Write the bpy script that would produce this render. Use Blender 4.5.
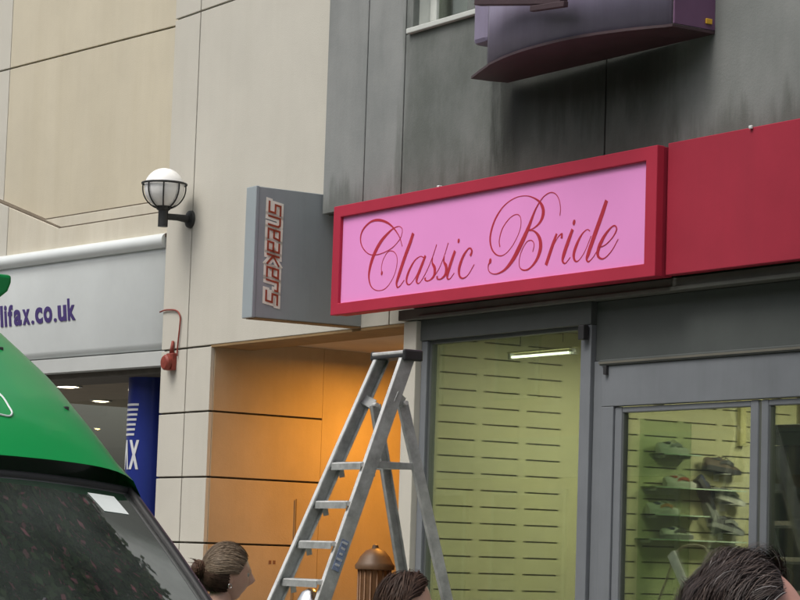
import bpy, bmesh, math, random
import numpy as np
from mathutils import Vector, Matrix, noise
random.seed(7)
for o in list(bpy.data.objects): bpy.data.objects.remove(o)
sc = bpy.context.scene
col = sc.collection

# ------------------------------------------------------------------ camera
FPX, PITCH, ROLL, CZ = 2445.3, .10322, .03224, 1.62        # focal length in 800-px units, radians, eye height
cp, sp, cr, sr = math.cos(PITCH), math.sin(PITCH), math.cos(ROLL), math.sin(ROLL)
fwd = Vector((0, cp, sp)); rgt = Vector((cr, -sr*sp, sr*cp)); upv = Vector((-sr, -cr*sp, cr*cp))
cam = bpy.data.cameras.new('camera'); cam.sensor_width = 36; cam.lens = FPX/800*36
cam.clip_start = .05; cam.clip_end = 3000
camo = bpy.data.objects.new('camera', cam); col.objects.link(camo)
camo.matrix_world = Matrix(((rgt.x, upv.x, -fwd.x, 0), (rgt.y, upv.y, -fwd.y, 0), (rgt.z, upv.z, -fwd.z, CZ), (0, 0, 0, 1)))
sc.camera = camo

# ------------------------------------------------------------------ sky, sun, exposure (overcast)
SUN_EL, SUN_AZ = 58, 235           # degrees; azimuth clockwise from +Y (north)
w = bpy.data.worlds.new('World'); sc.world = w; w.use_nodes = True
nt = w.node_tree; bg = nt.nodes['Background']
sky = nt.nodes.new('ShaderNodeTexSky'); sky.sky_type = 'NISHITA'; sky.sun_disc = False
sky.sun_elevation = math.radians(SUN_EL); sky.sun_rotation = math.radians(SUN_AZ)
sky.air_density = 1.4; sky.dust_density = 6; sky.ozone_density = 1
hs = nt.nodes.new('ShaderNodeHueSaturation'); hs.inputs['Saturation'].default_value = .38
nt.links.new(sky.outputs[0], hs.inputs['Color']); nt.links.new(hs.outputs[0], bg.inputs['Color'])
bg.inputs['Strength'].default_value = .13
sun = bpy.data.lights.new('sun', 'SUN'); sun.energy = 1.0; sun.angle = math.radians(25); sun.color = (1, .96, .9)
suno = bpy.data.objects.new('sun', sun); col.objects.link(suno)
az, el = math.radians(SUN_AZ), math.radians(SUN_EL)
sd = Vector((math.sin(az)*math.cos(el), math.cos(az)*math.cos(el), math.sin(el)))
suno.rotation_euler = sd.to_track_quat('Z', 'Y').to_euler(); suno.location = sd*40
vs = sc.view_settings; vs.view_transform = 'Standard'; vs.look = 'None'; vs.gamma = 1; vs.exposure = .28
vs.use_curve_mapping = False

# ------------------------------------------------------------------ survey frames: u along a frontage, v into the building, z up
C0 = Vector((0, 0, CZ))
def ray(x, y): return rgt*((x-400)/FPX) - upv*((y-300)/FPX) + fwd
def at_depth(x, y, d):
    r = ray(x, y); return C0 + r*(d/r.y)
class Frame:
    def __init__(s, o, t):
        s.o = Vector((o[0], o[1], 0)); s.U = Vector((math.sin(t), -math.cos(t), 0)); s.V = Vector((math.cos(t), math.sin(t), 0))
        s.rot = t - math.pi/2
    def onv(s, x, y, v):
        d = ray(x, y); t = (v-(C0-s.o).dot(s.V))/d.dot(s.V); p = C0+d*t-s.o; return p.dot(s.U), p.z
    def onu(s, x, y, u):
        d = ray(x, y); t = (u-(C0-s.o).dot(s.U))/d.dot(s.U); p = C0+d*t-s.o; return p.dot(s.V), p.z
    def onz(s, x, y, z):
        d = ray(x, y); t = (z-CZ)/d.z; p = C0+d*t-s.o; return p.dot(s.U), p.dot(s.V)
    def w(s, u, v, z): return s.o + s.U*u + s.V*v + Vector((0, 0, z))
    def loc(s, p): p = p-s.o; return p.dot(s.U), p.dot(s.V), p.z
TA, TB = .6878, .5752
FB = Frame(at_depth(332, 261, 15.0), TB)                    # shop frontage
VW = .485                                                   # cream wall plane behind the shop fascia
PIER_U = -3.165
FA = Frame(FB.w(PIER_U, VW, 0), TA)                         # bank frontage, turned a few degrees
FW = Frame((0, 0), math.pi/2)                               # world frame: u = x, v = y

# ------------------------------------------------------------------ materials
def node(nt, t, **k):
    n = nt.nodes.new(t)
    for a, b in k.items(): setattr(n, a, b)
    return n
MATS = {}
def mat(name, base, rough=.6, var=.12, scale=4, bump=.05, bscale=60, metal=0, spec=.5, streak=0, sscale=9, dirt=(.1, .1, .09), coat=0, trans=0, emis=None, estr=0, coord='pos', alpha=1):
    if name in MATS: return MATS[name]
    m = bpy.data.materials.new(name); m.use_nodes = True; nt = m.node_tree; L = nt.links
    p = nt.nodes['Principled BSDF']
    if coord == 'pos': src = node(nt, 'ShaderNodeNewGeometry').outputs['Position']
    else: src = node(nt, 'ShaderNodeTexCoord').outputs['Object']
    n1 = node(nt, 'ShaderNodeTexNoise'); n1.inputs['Scale'].default_value = scale; n1.inputs['Detail'].default_value = 6; n1.inputs['Roughness'].default_value = .65
    L.new(src, n1.inputs['Vector'])
    mr = node(nt, 'ShaderNodeMapRange'); mr.inputs[1].default_value = .3; mr.inputs[2].default_value = .7
    mr.inputs[3].default_value = 1-var; mr.inputs[4].default_value = 1+var; L.new(n1.outputs[0], mr.inputs[0])
    vm = node(nt, 'ShaderNodeVectorMath', operation='SCALE'); vm.inputs[0].default_value = base[:3]; L.new(mr.outputs[0], vm.inputs['Scale'])
    c = vm.outputs[0]
    if streak:
        mp = node(nt, 'ShaderNodeMapping'); mp.inputs['Scale'].default_value = (1, 1, .09); L.new(src, mp.inputs[0])
        n2 = node(nt, 'ShaderNodeTexNoise'); n2.inputs['Scale'].default_value = sscale; n2.inputs['Detail'].default_value = 5; n2.inputs['Roughness'].default_value = .7
        L.new(mp.outputs[0], n2.inputs['Vector'])
        m2 = node(nt, 'ShaderNodeMapRange'); m2.inputs[1].default_value = .45; m2.inputs[2].default_value = .75; m2.inputs[4].default_value = streak
        L.new(n2.outputs[0], m2.inputs[0])
        mx = node(nt, 'ShaderNodeMix', data_type='RGBA'); L.new(m2.outputs[0], mx.inputs[0]); L.new(c, mx.inputs[6]); mx.inputs[7].default_value = (*dirt, 1)
        c = mx.outputs[2]
    L.new(c, p.inputs['Base Color'])
    r2 = node(nt, 'ShaderNodeMapRange'); r2.inputs[3].default_value = max(0, rough-.08); r2.inputs[4].default_value = min(1, rough+.08); L.new(n1.outputs[0], r2.inputs[0]); L.new(r2.outputs[0], p.inputs['Roughness'])
    p.inputs['Metallic'].default_value = metal; p.inputs['Specular IOR Level'].default_value = spec; p.inputs['Coat Weight'].default_value = coat
    p.inputs['Transmission Weight'].default_value = trans
    if bump:
        nb = node(nt, 'ShaderNodeTexNoise'); nb.inputs['Scale'].default_value = bscale; nb.inputs['Detail'].default_value = 4; L.new(src, nb.inputs['Vector'])
        b = node(nt, 'ShaderNodeBump'); b.inputs['Strength'].default_value = bump*2; b.inputs['Distance'].default_value = .006
        L.new(nb.outputs[0], b.inputs['Height']); L.new(b.outputs[0], p.inputs['Normal'])
    if emis: p.inputs['Emission Color'].default_value = (*emis, 1); p.inputs['Emission Strength'].default_value = estr
    MATS[name] = m
    return m
def glass(name, tint, refl=1.0, rough=.0, dirt=0, dcol=(.4, .42, .4)):
    m = bpy.data.materials.new(name); m.use_nodes = True; nt = m.node_tree; L = nt.links; nt.nodes.clear()
    out = node(nt, 'ShaderNodeOutputMaterial'); tr = node(nt, 'ShaderNodeBsdfTransparent'); tr.inputs[0].default_value = (*tint, 1)
    gl = node(nt, 'ShaderNodeBsdfGlossy'); gl.inputs['Roughness'].default_value = rough
    fr = node(nt, 'ShaderNodeFresnel'); fr.inputs[0].default_value = 1.5
    mu = node(nt, 'ShaderNodeMath', operation='MULTIPLY'); mu.inputs[1].default_value = refl; L.new(fr.outputs[0], mu.inputs[0])
    mx = node(nt, 'ShaderNodeMixShader'); L.new(mu.outputs[0], mx.inputs[0]); L.new(tr.outputs[0], mx.inputs[1]); L.new(gl.outputs[0], mx.inputs[2])
    last = mx
    if dirt:
        d = node(nt, 'ShaderNodeBsdfDiffuse'); d.inputs[0].default_value = (*dcol, 1)
        g = node(nt, 'ShaderNodeNewGeometry'); n = node(nt, 'ShaderNodeTexNoise'); n.inputs['Scale'].default_value = 3; n.inputs['Detail'].default_value = 6
        L.new(g.outputs['Position'], n.inputs['Vector'])
        mr = node(nt, 'ShaderNodeMapRange'); mr.inputs[1].default_value = .35; mr.inputs[2].default_value = .75; mr.inputs[3].default_value = dirt*.4; mr.inputs[4].default_value = dirt*1.6; L.new(n.outputs[0], mr.inputs[0])
        m2 = node(nt, 'ShaderNodeMixShader'); L.new(mr.outputs[0], m2.inputs[0]); L.new(mx.outputs[0], m2.inputs[1]); L.new(d.outputs[0], m2.inputs[2]); last = m2
    L.new(last.outputs[0], out.inputs[0])
    return m

M_cream = mat('cream_stone', (.57, .52, .40), .8, .06, 1.5, .10, 130, streak=.22, sscale=4, dirt=(.42, .36, .23))
M_pier = mat('pale_stone', (.55, .53, .465), .8, .045, 1.6, .10, 130, streak=.20, sscale=3.5, dirt=(.42, .40, .33))
M_joint = mat('joint_dark', (.10, .09, .075), .9, .2, 8, .1)  # dark core tone that shows between the panels
M_grey = None
M_white = mat('white_enamel', (.70, .74, .74), .35, .05, 2, .01, coat=.2)
M_dim = mat('grey_enamel', (.50, .52, .51), .45, .06, 2, .01)
M_violet = mat('violet_letter', (.075, .05, .19), .4, .05, 5, 0)
M_blue = mat('blue_panel', (.020, .035, .22), .3, .15, 2, .02, coat=.3)
M_black = mat('black_iron', (.022, .024, .024), .5, .3, 20, .1, 120)
M_opal = mat('opal_glass', (.90, .90, .89), .3, .02, 5, 0)
M_redcable = mat('red_paint', (.24, .04, .025), .6, .3, 25, .05)
M_slate = mat('grey_sign_face', (.33, .37, .39), .4, .06, 3, .01, streak=.1)
M_slate2 = mat('grey_sign_edge', (.33, .375, .40), .4, .06, 3, .01)
M_lettw = mat('cream_letter', (.95, .92, .82), .4, .05, 5, 0)
M_lettr = mat('rust_letter', (.36, .07, .03), .4, .25, 40, 0)
M_crim = mat('crimson_frame', (.43, .030, .062), .6, .06, 3, .02, spec=.22, streak=.12, sscale=5, dirt=(.33, .03, .06))
M_crim2 = mat('crimson_fascia', (.37, .030, .056), .6, .09, 1.8, .03, spec=.22, streak=.25, sscale=4, dirt=(.27, .03, .05))
M_pink = mat('pink_acrylic', (.86, .32, .70), .45, .025, 1.2, .0, spec=.3, streak=.10, sscale=5, dirt=(.78, .29, .62))
M_script = mat('red_script', (.48, .03, .055), .4, .05, 9, 0)
M_shopgrey = mat('shop_grey_paint', (.185, .20, .22), .5, .08, 3, .02, streak=.15, dirt=(.08, .09, .09))
M_shopdark = mat('dark_header', (.085, .095, .092), .6, .12, 3, .03)
M_bulk = mat('soffit_boards', (.11, .115, .10), .7, .2, 4, .05)
M_purple = mat('lavender_steel', (.25, .22, .32), .45, .12, 2.5, .02, streak=.3, dirt=(.13, .09, .14))
M_purple2 = mat('plum_steel', (.14, .07, .14), .45, .15, 3, .02)
M_maroon = mat('maroon_steel', (.05, .026, .032), .55, .25, 6, .05)
M_slat = mat('yellow_slat', (.55, .53, .32), .5, .06, 2, .01)
M_slatb = mat('slat_back', (.11, .10, .045), .8, .1, 2, .01)
M_int = mat('interior_paint', (.50, .48, .24), .7, .06, 2, .02)
M_alu = mat('aluminium', (.70, .70, .69), .45, .15, 18, .05, 150, metal=.35)
M_alu2 = mat('worn_aluminium', (.42, .435, .43), .5, .28, 14, .06, 120, metal=.25)
M_plastic = mat('black_plastic', (.03, .03, .032), .5, .15, 10, .03)
M_green = mat('green_paint', (.004, .25, .06), .4, .08, 1.5, .0, coat=.18, spec=.3)
M_rubber = mat('rubber', (.012, .012, .013), .6, .2, 12, .05)
M_vanint = mat('van_trim', (.05, .052, .055), .7, .15, 6, .05)
M_grey2 = mat('grey_cloth', (.09, .09, .1), .9, .15, 30, .2, 300)
M_asph = mat('asphalt', (.05, .05, .05), .9, .25, 12, .3, 200)
M_pave = mat('paving', (.26, .25, .23), .85, .15, 6, .15, 120)
M_kerb = mat('kerb_stone', (.30, .29, .27), .85, .15, 6, .15, 120)
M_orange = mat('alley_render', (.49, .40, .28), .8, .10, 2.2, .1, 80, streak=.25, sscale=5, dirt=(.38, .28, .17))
M_soffit = mat('alley_soffit', (.50, .45, .36), .85, .12, 2, .1, 60)
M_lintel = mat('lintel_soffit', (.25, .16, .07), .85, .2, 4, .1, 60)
M_skin = mat('skin', (.60, .36, .27), .5, .08, 20, .02, 200)
M_glass = glass('shop_glass', (.90, .94, .88), .7, 0, .02)
M_gshelf = glass('shelf_glass', (.60, .80, .62), 1.2)
M_wind = glass('windscreen_glass', (.6, .7, .62), 1.8, .025, .12, (.24, .28, .26))

# ------------------------------------------------------------------ mesh helpers
class MB:
    def __init__(s): s.v = []; s.f = []
    def add(s, vs, fs):
        b = len(s.v); s.v += [tuple(p) for p in vs]; s.f += [tuple(i+b for i in q) for q in fs]; return s
    def box(s, u0, u1, v0, v1, z0, z1):
        return s.add([(u0, v0, z0), (u1, v0, z0), (u1, v1, z0), (u0, v1, z0), (u0, v0, z1), (u1, v0, z1), (u1, v1, z1), (u0, v1, z1)],
                     [(0, 3, 2, 1), (4, 5, 6, 7), (0, 1, 5, 4), (1, 2, 6, 5), (2, 3, 7, 6), (3, 0, 4, 7)])
    def prism(s, pts, d):          # polygon (3-D points, planar) swept by vector d
        n = len(pts); d = Vector(d); a = [Vector(p) for p in pts]; b = [p+d for p in a]
        nrm = Vector((0, 0, 0))
        for i in range(n): nrm += a[i].cross(a[(i+1) % n])
        fl = nrm.dot(d) > 0
        f = [tuple(range(n-1, -1, -1)), tuple(range(n, 2*n))]+[(i, (i+1) % n, n+(i+1) % n, n+i) for i in range(n)]
        if not fl: f = [tuple(reversed(q)) for q in f]
        return s.add(a+b, f)
    def tube(s, path, r, n=10, cap=True):
        path = [Vector(p) for p in path]; rs = r if isinstance(r, (list, tuple)) else [r]*len(path)
        prev = None; vs = []; fs = []
        for i, p in enumerate(path):
            t = (path[min(i+1, len(path)-1)]-path[max(i-1, 0)]).normalized()
            if prev is None:
                a = t.cross(Vector((0, 0, 1)))
                if a.length < .05: a = t.cross(Vector((1, 0, 0)))
            else: a = prev-t*prev.dot(t)
            a.normalize(); prev = a; b = t.cross(a)
            for k in range(n):
                g = 2*math.pi*k/n; vs.append(p+(a*math.cos(g)+b*math.sin(g))*rs[i])
        for i in range(len(path)-1):
            for k in range(n): fs.append((i*n+k, i*n+(k+1) % n, (i+1)*n+(k+1) % n, (i+1)*n+k))
        if cap: fs.append(tuple(range(n-1, -1, -1))); fs.append(tuple(range((len(path)-1)*n, len(path)*n)))
        return s.add(vs, fs)
    def beam(s, p, q, wa, hb, side=(1, 0, 0)):    # rectangular bar p->q; wa along side, hb across
        p, q = Vector(p), Vector(q); t = (q-p).normalized(); a = Vector(side); a = (a-t*a.dot(t)).normalized(); b = t.cross(a)
        c = [a*(i*wa/2)+b*(j*hb/2) for i, j in ((-1, -1), (1, -1), (1, 1), (-1, 1))]
        return s.add([p+k for k in c]+[q+k for k in c], [(3, 2, 1, 0), (4, 5, 6, 7), (0, 1, 5, 4), (1, 2, 6, 5), (2, 3, 7, 6), (3, 0, 4, 7)])
    def lathe(s, c, prof, n=24, axis='z'):
        c = Vector(c); vs = []; fs = []
        for r, h in prof:
            for k in range(n):
                g = 2*math.pi*k/n; vs.append(c+Vector((r*math.cos(g), r*math.sin(g), h)))
        for i in range(len(prof)-1):
            for k in range(n): fs.append((i*n+k, i*n+(k+1) % n, (i+1)*n+(k+1) % n, (i+1)*n+k))
        return s.add(vs, fs)
    def grid(s, fn, nu, nv, flip=False):
        vs = [fn(i/nu, j/nv) for i in range(nu+1) for j in range(nv+1)]
        fs = []
        for i in range(nu):
            for j in range(nv):
                q = (i*(nv+1)+j, (i+1)*(nv+1)+j, (i+1)*(nv+1)+j+1, i*(nv+1)+j+1)
                fs.append(q[::-1] if flip else q)
        return s.add(vs, fs)
    def build(s, name, m, parent=None, fr=None, org=None, bevel=0, smooth=False, solid=0):
        if parent is not None: org = parent['_org'] if '_org' in parent else (org or (0, 0, 0)); org = tuple(org)
        if org is None: org = s.v[0]
        me = bpy.data.meshes.new(name); me.from_pydata([(p[0]-org[0], p[1]-org[1], p[2]-org[2]) for p in s.v], [], s.f); me.update()
        me.materials.append(m)
        if smooth:
            me.polygons.foreach_set('use_smooth', [True]*len(me.polygons))
            if smooth is not True: me.set_sharp_from_angle(angle=math.radians(smooth))
        o = bpy.data.objects.new(name, me); col.objects.link(o)
        if parent is not None: o.parent = parent; o['_org'] = org
        else:
            fr = fr or FW; o.location = fr.w(*org); o.rotation_euler = (0, 0, fr.rot); o['_org'] = org
        if solid: k = o.modifiers.new('solid', 'SOLIDIFY'); k.thickness = solid; k.offset = 0
        if bevel: k = o.modifiers.new('bevel', 'BEVEL'); k.width = bevel; k.segments = 2; k.limit_method = 'ANGLE'; k.angle_limit = math.radians(40)
        return o
def tag(o, label, cat, group=None, kind=None):
    if label: o['label'] = label
    if cat: o['category'] = cat
    if group: o['group'] = group
    if kind: o['kind'] = kind
    return o
def thing(name, label, cat, fr, org, group=None):
    o = bpy.data.objects.new(name, None); col.objects.link(o); o.empty_display_size = .1
    o.location = fr.w(*org); o.rotation_euler = (0, 0, fr.rot); o['_org'] = tuple(org)
    return tag(o, label, cat, group)
def bx(name, m, parent, b, bevel=0): return MB().box(*b).build(name, m, parent, bevel=bevel)
def copy_tree(o, parent=None):
    c = o.copy(); col.objects.link(c); c.parent = parent
    for ch in list(o.children): copy_tree(ch, c)
    return c
def catmull(pts, n=8):
    P = [np.array(p, float) for p in pts]; P = [2*P[0]-P[1]]+P+[2*P[-1]-P[-2]]; out = []
    for i in range(1, len(P)-2):
        a, b, c, d = P[i-1:i+3]
        for k in range(n):
            t = k/n; out.append(.5*((2*b)+(c-a)*t+(2*a-5*b+4*c-d)*t*t+(3*b-a-3*c+d)*t**3))
    out.append(P[-2]); return out

# ================================================================== SETTING
def struct(o): o['kind'] = 'structure'; return o
def conv(mb, fa, fb):
    mb.v = [fb.loc(fa.w(*p)) for p in mb.v]; return mb
road = MB().add([(-400, -400, 0), (400, -400, 0), (400, 400, 0), (-400, 400, 0)], [(0, 1, 2, 3)])
struct(road.build('road', M_asph, fr=FB, org=(0, 0, 0)))
pv = MB(); pv.box(-40, 30, -3.4, 14, -.2, .125)
struct(pv.build('pavement', M_pave, fr=FB, org=(0, 0, 0)))
kb = MB()
ko = thing('kerb', None, None, FB, (0, -3.45, 0)); ko['kind'] = 'structure'
k0 = bx('kerb_block', M_kerb, ko, (-.445, .445, -3.55, -3.402, -.15, .12), .012)
for i in range(-14, 15):
    if i == 0: continue
    c = k0.copy(); col.objects.link(c); c.location = (i*.9, 0, 0)
slab = MB().box(-.297, .297, -.297, .297, .10, .129).build('paving_slab', M_pave, bpy.data.objects['pavement'], bevel=.003)
first = True
for i in range(-8, 12):
    for j in range(6):
        c = slab if first else slab.copy()
        if not first: col.objects.link(c)
        first = False; c.location = (i*.6+.3, -3.1+j*.6, 0)

# ---- cladding material with water staining (object coordinates = frontage coordinates)
def clad_mat():
    m = bpy.data.materials.new('stained_cladding'); m.use_nodes = True; nt = m.node_tree; L = nt.links; p = nt.nodes['Principled BSDF']
    tc = node(nt, 'ShaderNodeTexCoord'); sx = node(nt, 'ShaderNodeSeparateXYZ'); L.new(tc.outputs['Object'], sx.inputs[0])
    def noise_(sc_, det, stretch=None):
        n = node(nt, 'ShaderNodeTexNoise'); n.inputs['Scale'].default_value = sc_; n.inputs['Detail'].default_value = det; n.inputs['Roughness'].default_value = .65
        if stretch:
            mp = node(nt, 'ShaderNodeMapping'); mp.inputs['Scale'].default_value = stretch; L.new(tc.outputs['Object'], mp.inputs[0]); L.new(mp.outputs[0], n.inputs['Vector'])
        else: L.new(tc.outputs['Object'], n.inputs['Vector'])
        return n.outputs[0]
    def rng(x, a, b, c, d, smooth=True):
        r = node(nt, 'ShaderNodeMapRange'); r.interpolation_type = 'SMOOTHSTEP' if smooth else 'LINEAR'
        for i, q in enumerate((a, b, c, d)): r.inputs[i+1].default_value = q
        L.new(x, r.inputs[0]); return r.outputs[0]
    def mth(op, a, b):
        n = node(nt, 'ShaderNodeMath', operation=op); 
        for i, q in enumerate((a, b)):
            if isinstance(q, (int, float)): n.inputs[i].default_value = q
            else: L.new(q, n.inputs[i])
        return n.outputs[0]
    def mix(f, a, b):
        n = node(nt, 'ShaderNodeMix', data_type='RGBA'); L.new(f, n.inputs[0]) if not isinstance(f, float) else setattr(n.inputs[0], 'default_value', f)
        for i, q in ((6, a), (7, b)):
            if isinstance(q, tuple): n.inputs[i].default_value = (*q, 1)
            else: L.new(q, n.inputs[i])
        return n.outputs[2]
    U, Z = sx.outputs[0], sx.outputs[2]
    cloud = noise_(1.7, 7); streak = noise_(4.5, 6, (1, 1, .16)); fine = noise_(26, 5, (1, 1, .12)); blot = noise_(3.5, 8, (1, 1, .6))
    c = mix(rng(cloud, .3, .7, 0, 1), (.215, .228, .225), (.275, .285, .28))
    c = mix(mth('MULTIPLY', rng(streak, .40, .75, 0, 1), .30), c, (.13, .14, .135))
    c = mix(mth('MULTIPLY', rng(fine, .5, .75, 0, 1), .15), c, (.30, .31, .30))
    # weathered middle panel: algae over the run-off from the bay
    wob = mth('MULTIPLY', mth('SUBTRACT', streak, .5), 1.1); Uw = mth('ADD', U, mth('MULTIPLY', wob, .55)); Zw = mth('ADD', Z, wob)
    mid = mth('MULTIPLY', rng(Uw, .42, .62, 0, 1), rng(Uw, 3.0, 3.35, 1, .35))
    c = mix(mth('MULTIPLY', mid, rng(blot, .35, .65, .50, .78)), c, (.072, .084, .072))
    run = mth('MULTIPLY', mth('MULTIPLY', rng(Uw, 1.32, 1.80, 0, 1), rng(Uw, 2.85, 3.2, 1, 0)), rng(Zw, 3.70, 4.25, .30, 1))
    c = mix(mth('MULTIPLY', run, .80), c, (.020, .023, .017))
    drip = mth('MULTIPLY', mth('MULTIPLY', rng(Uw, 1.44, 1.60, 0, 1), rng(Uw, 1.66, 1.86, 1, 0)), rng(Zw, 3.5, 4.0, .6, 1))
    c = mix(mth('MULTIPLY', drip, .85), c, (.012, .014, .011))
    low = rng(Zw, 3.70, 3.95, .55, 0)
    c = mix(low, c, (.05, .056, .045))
    L.new(c, p.inputs['Base Color']); p.inputs['Roughness'].default_value = .8
    b = node(nt, 'ShaderNodeBump'); b.inputs['Strength'].default_value = .25; b.inputs['Distance'].default_value = .006; L.new(noise_(70, 5), b.inputs['Height']); L.new(b.outputs[0], p.inputs['Normal'])
    return m
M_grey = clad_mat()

# ================================================================== CREAM WALL OVER THE ALLEY
zc = [FB.onv(170, y, VW)[1] for y in (350, 414, 477, 542)]          # course joints on the pier
ZL = zc[0]; CH = (zc[0]-zc[3])/3; ZT = FB.onv(200, 11.5, VW)[1]
UJ = FB.onv(189, 300, VW)[0]; UE = FB.onv(207.5, 450, VW)[0]
G = .007
ab = thing('alley_building', 'pale cream stone wall with a pier, bridging the orange-lit passage', 'building', FB, (PIER_U, VW, 0))
bx('core', M_joint, ab, (PIER_U+.01, UE-.04, VW+.022, VW+.16, 0, ZL+.005))
bx('core', M_joint, ab, (PIER_U+.01, 4.5, VW+.022, VW+.36, ZL+.012, 8.0))
def panel(u0, u1, z0, z1, m=M_pier, v=VW, t=.03, parent=ab, name='stone_panel'):
    return bx(name, m, parent, (u0+G, u1-G, v, v+t, z0+G, z1-G), .003)
zz = ZL
while zz > .15:
    z0 = max(zz-CH, .125)
    panel(PIER_U, UJ, z0, zz); panel(UJ, UE, z0, zz)
    zz -= CH
panel(PIER_U, UJ, ZL, ZT); panel(PIER_U, UJ, ZT, 8)
UJ2 = FB.onv(389, 318, VW)[0]
panel(UJ, UJ2, ZL, ZT); panel(UJ, UJ2, ZT, 8); panel(UJ2, 1.6, ZL, ZT); panel(UJ2, 1.6, ZT, 8)
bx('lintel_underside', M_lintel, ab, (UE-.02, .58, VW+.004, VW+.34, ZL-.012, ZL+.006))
bx('alley_soffit', M_soffit, ab, (UE-1.6, .585, VW+.34, 9, ZL+.055, ZL+.11))
FL = Frame(FB.w(UE, VW, 0), TA)                                      # left flank of the passage
s1 = FL.onu(321, 450, 0)[0]
zz = ZL+.05; 
for k in range(8):
    z1 = ZL+.055 if k == 0 else ZL-k*CH; z0 = max(ZL-(k+1)*CH, .125)
    if z1 < .2: break
    q = MB().box(-.03, 0, .032, s1, z0+G, z1-G*(k > 0))
    conv(q, FL, FB).build('flank_panel', M_orange, ab, bevel=.003)
conv(MB().box(-.3, -.022, .04, s1+.02, .12, ZL+.055), FL, FB).build('core', M_joint, ab)
conv(MB().box(-.5, -.004, s1+.004, 7, .12, ZL+.056), FL, FB).build('inner_wall', M_orange, ab)
s2 = FL.onu(294.5, 525, 0)
conv(MB().tube([(.012, s2[0], .15), (.012, s2[0], FL.onu(295, 499, 0)[1])], .0045, 6), FL, FB).build('conduit', M_lintel, ab)
s3 = FL.onu(332, 515, -.05)
conv(MB().tube([(-.03, s3[0], .15), (-.03, s3[0], FL.onu(332, 500, -.05)[1])], .005, 6), FL, FB).build('conduit', M_lintel, ab)
for dx in (0, 4.2):                                                  # small red-brown marks on the flank
    a = FL.onu(270+dx, 563, 0); conv(MB().box(0, .002, a[0]-.012, a[0]+.010, a[1]-.008, a[1]+.018), FL, FB).build('paint_mark', mat('mark', (.22, .11, .07), .9), ab)
bx('back_wall', M_orange, ab, (-3.2, .58, 7.2, 7.4, .12, ZL+.056))

# lamp inside the passage: the source of the orange glow
ls_ = FL.onu(434, 362, .9)[0]; lu, lv, _ = FB.loc(FL.w(.9, ls_, 0)); print('lamp at', lu, lv, ls_)
al = thing('bulkhead_lamp', 'orange sodium bulkhead lamp under the passage soffit', 'lamp', FB, (lu, lv, ZL+.05))
bx('housing', M_black, al, (lu-.12, lu+.12, lv-.13, lv+.13, ZL+.03, ZL+.052), .004)
bx('diffuser', mat('sodium_diffuser', (.8, .4, .1), .4, .05, 5, 0, emis=(1, .45, .06), estr=4), al, (lu-.1, lu+.1, lv-.11, lv+.11, ZL-.02, ZL+.029), .01)
ld = bpy.data.lights.new('sodium', 'AREA'); ld.energy = 34; ld.color = (1, .42, .05); ld.shape = 'RECTANGLE'; ld.size = .22; ld.size_y = .24
lo = bpy.data.objects.new('sodium_light', ld); col.objects.link(lo); lo.parent = al; lo.location = (0, 0, -.085)

# ================================================================== BANK BUILDING (left)
def solve(fn, a, b):
    for _ in range(50):
        m = (a+b)/2
        if (fn(a) > 0) == (fn(m) > 0): a = m
        else: b = m
    return a
VR = solve(lambda v: FA.onv(174, 27, v)[1]-ZT, -.3, 1.2)
print('VR', VR, 'ZL', ZL, 'ZT', ZT, 'CH', CH, 's1', s1)
bb = thing('bank_building', 'yellowish cream stone building above the bank sign, with a recessed panel', 'building', FA, (0, 0, 0))
VB = VR-.10; VF = .03
Zj = FA.onv(87, 49, VR)[1]; Uj = FA.onv(10, 70, VR)[0]
Zs1 = FA.onv(100, 211, VB+.05)[1]; Zs2 = FA.onv(100, 222, VB)[1]; Zb = FA.onv(100, 244.4, VB)[1]
ULft = -5.5
bx('core', M_joint, bb, (ULft, -.02, VR+.026, VR+.5, 2.9, 8))
def pa(u0, u1, z0, z1, v=VR, m=M_cream, t=.035): return bx('stone_panel', m, bb, (u0+G*.6, u1-G*.6, v, v+t, z0+G, z1-G), .003)
pa(Uj, -.002, Zs1-.1, Zj); pa(Uj, -.002, Zj, 8); pa(ULft, Uj, Zs1-.1, Zj, m=M_pier); pa(ULft, Uj, Zj, 8, m=M_pier)
# stepped sill band: two courses on the right, mitred block on the left
uc = FA.onv(58, 228, VB)[0]; um = FA.onv(45, 219, VB+.05)[0]; ul = FA.onv(7, 230, VB)[0]
M_ledge = mat('ledge_stone', (.60, .56, .46), .8, .07, 2, .1, 120, streak=.3, sscale=5, dirt=(.42, .36, .24))
bx('sill_course', M_ledge, bb, (um, -.003, VB+.05, VR+.03, Zb+.02, Zs1), .004)
bx('sill_band', M_ledge, bb, (uc, -.004, VB, VR+.02, Zb+.01, Zs2), .004)
a = FA.onv(0, 203, VB); b = FA.onv(58, 228, VB)
sl = (a[1]-b[1])/(b[0]-a[0])
def zt(u): return Zs2+(b[0]-u)*sl
MB().prism([(ul+.006, VB+.004, Zb+.01), (uc-.004, VB+.004, Zb+.01), (uc-.004, VB+.004, Zs2+.003), (ul+.006, VB+.004, zt(ul+.006))], (0, .16, 0)).build('mitre_block', M_ledge, bb, bevel=.004)
MB().prism([(ul-.9, VB+.006, Zb+.01), (ul-.006, VB+.006, Zb+.01), (ul-.006, VB+.006, zt(ul-.006)), (ul-.9, VB+.006, zt(ul-.9))], (0, .16, 0)).build('mitre_block', M_pier, bb, bevel=.004)
M_sill = mat('sill_shade_line', (.13, .105, .075), .9, .3, 14, .1)  # dark strips put the shade line of each ledge step into colour
for nm_, uu0, zz0, vv0 in (('shade_strip', um, Zs1, VB+.05), ('shade_strip', uc, Zs2, VB)):
    bx(nm_, M_sill, bb, (uu0, -.006, vv0+.006, VR+.02, zz0+.001, zz0+.011))
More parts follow.
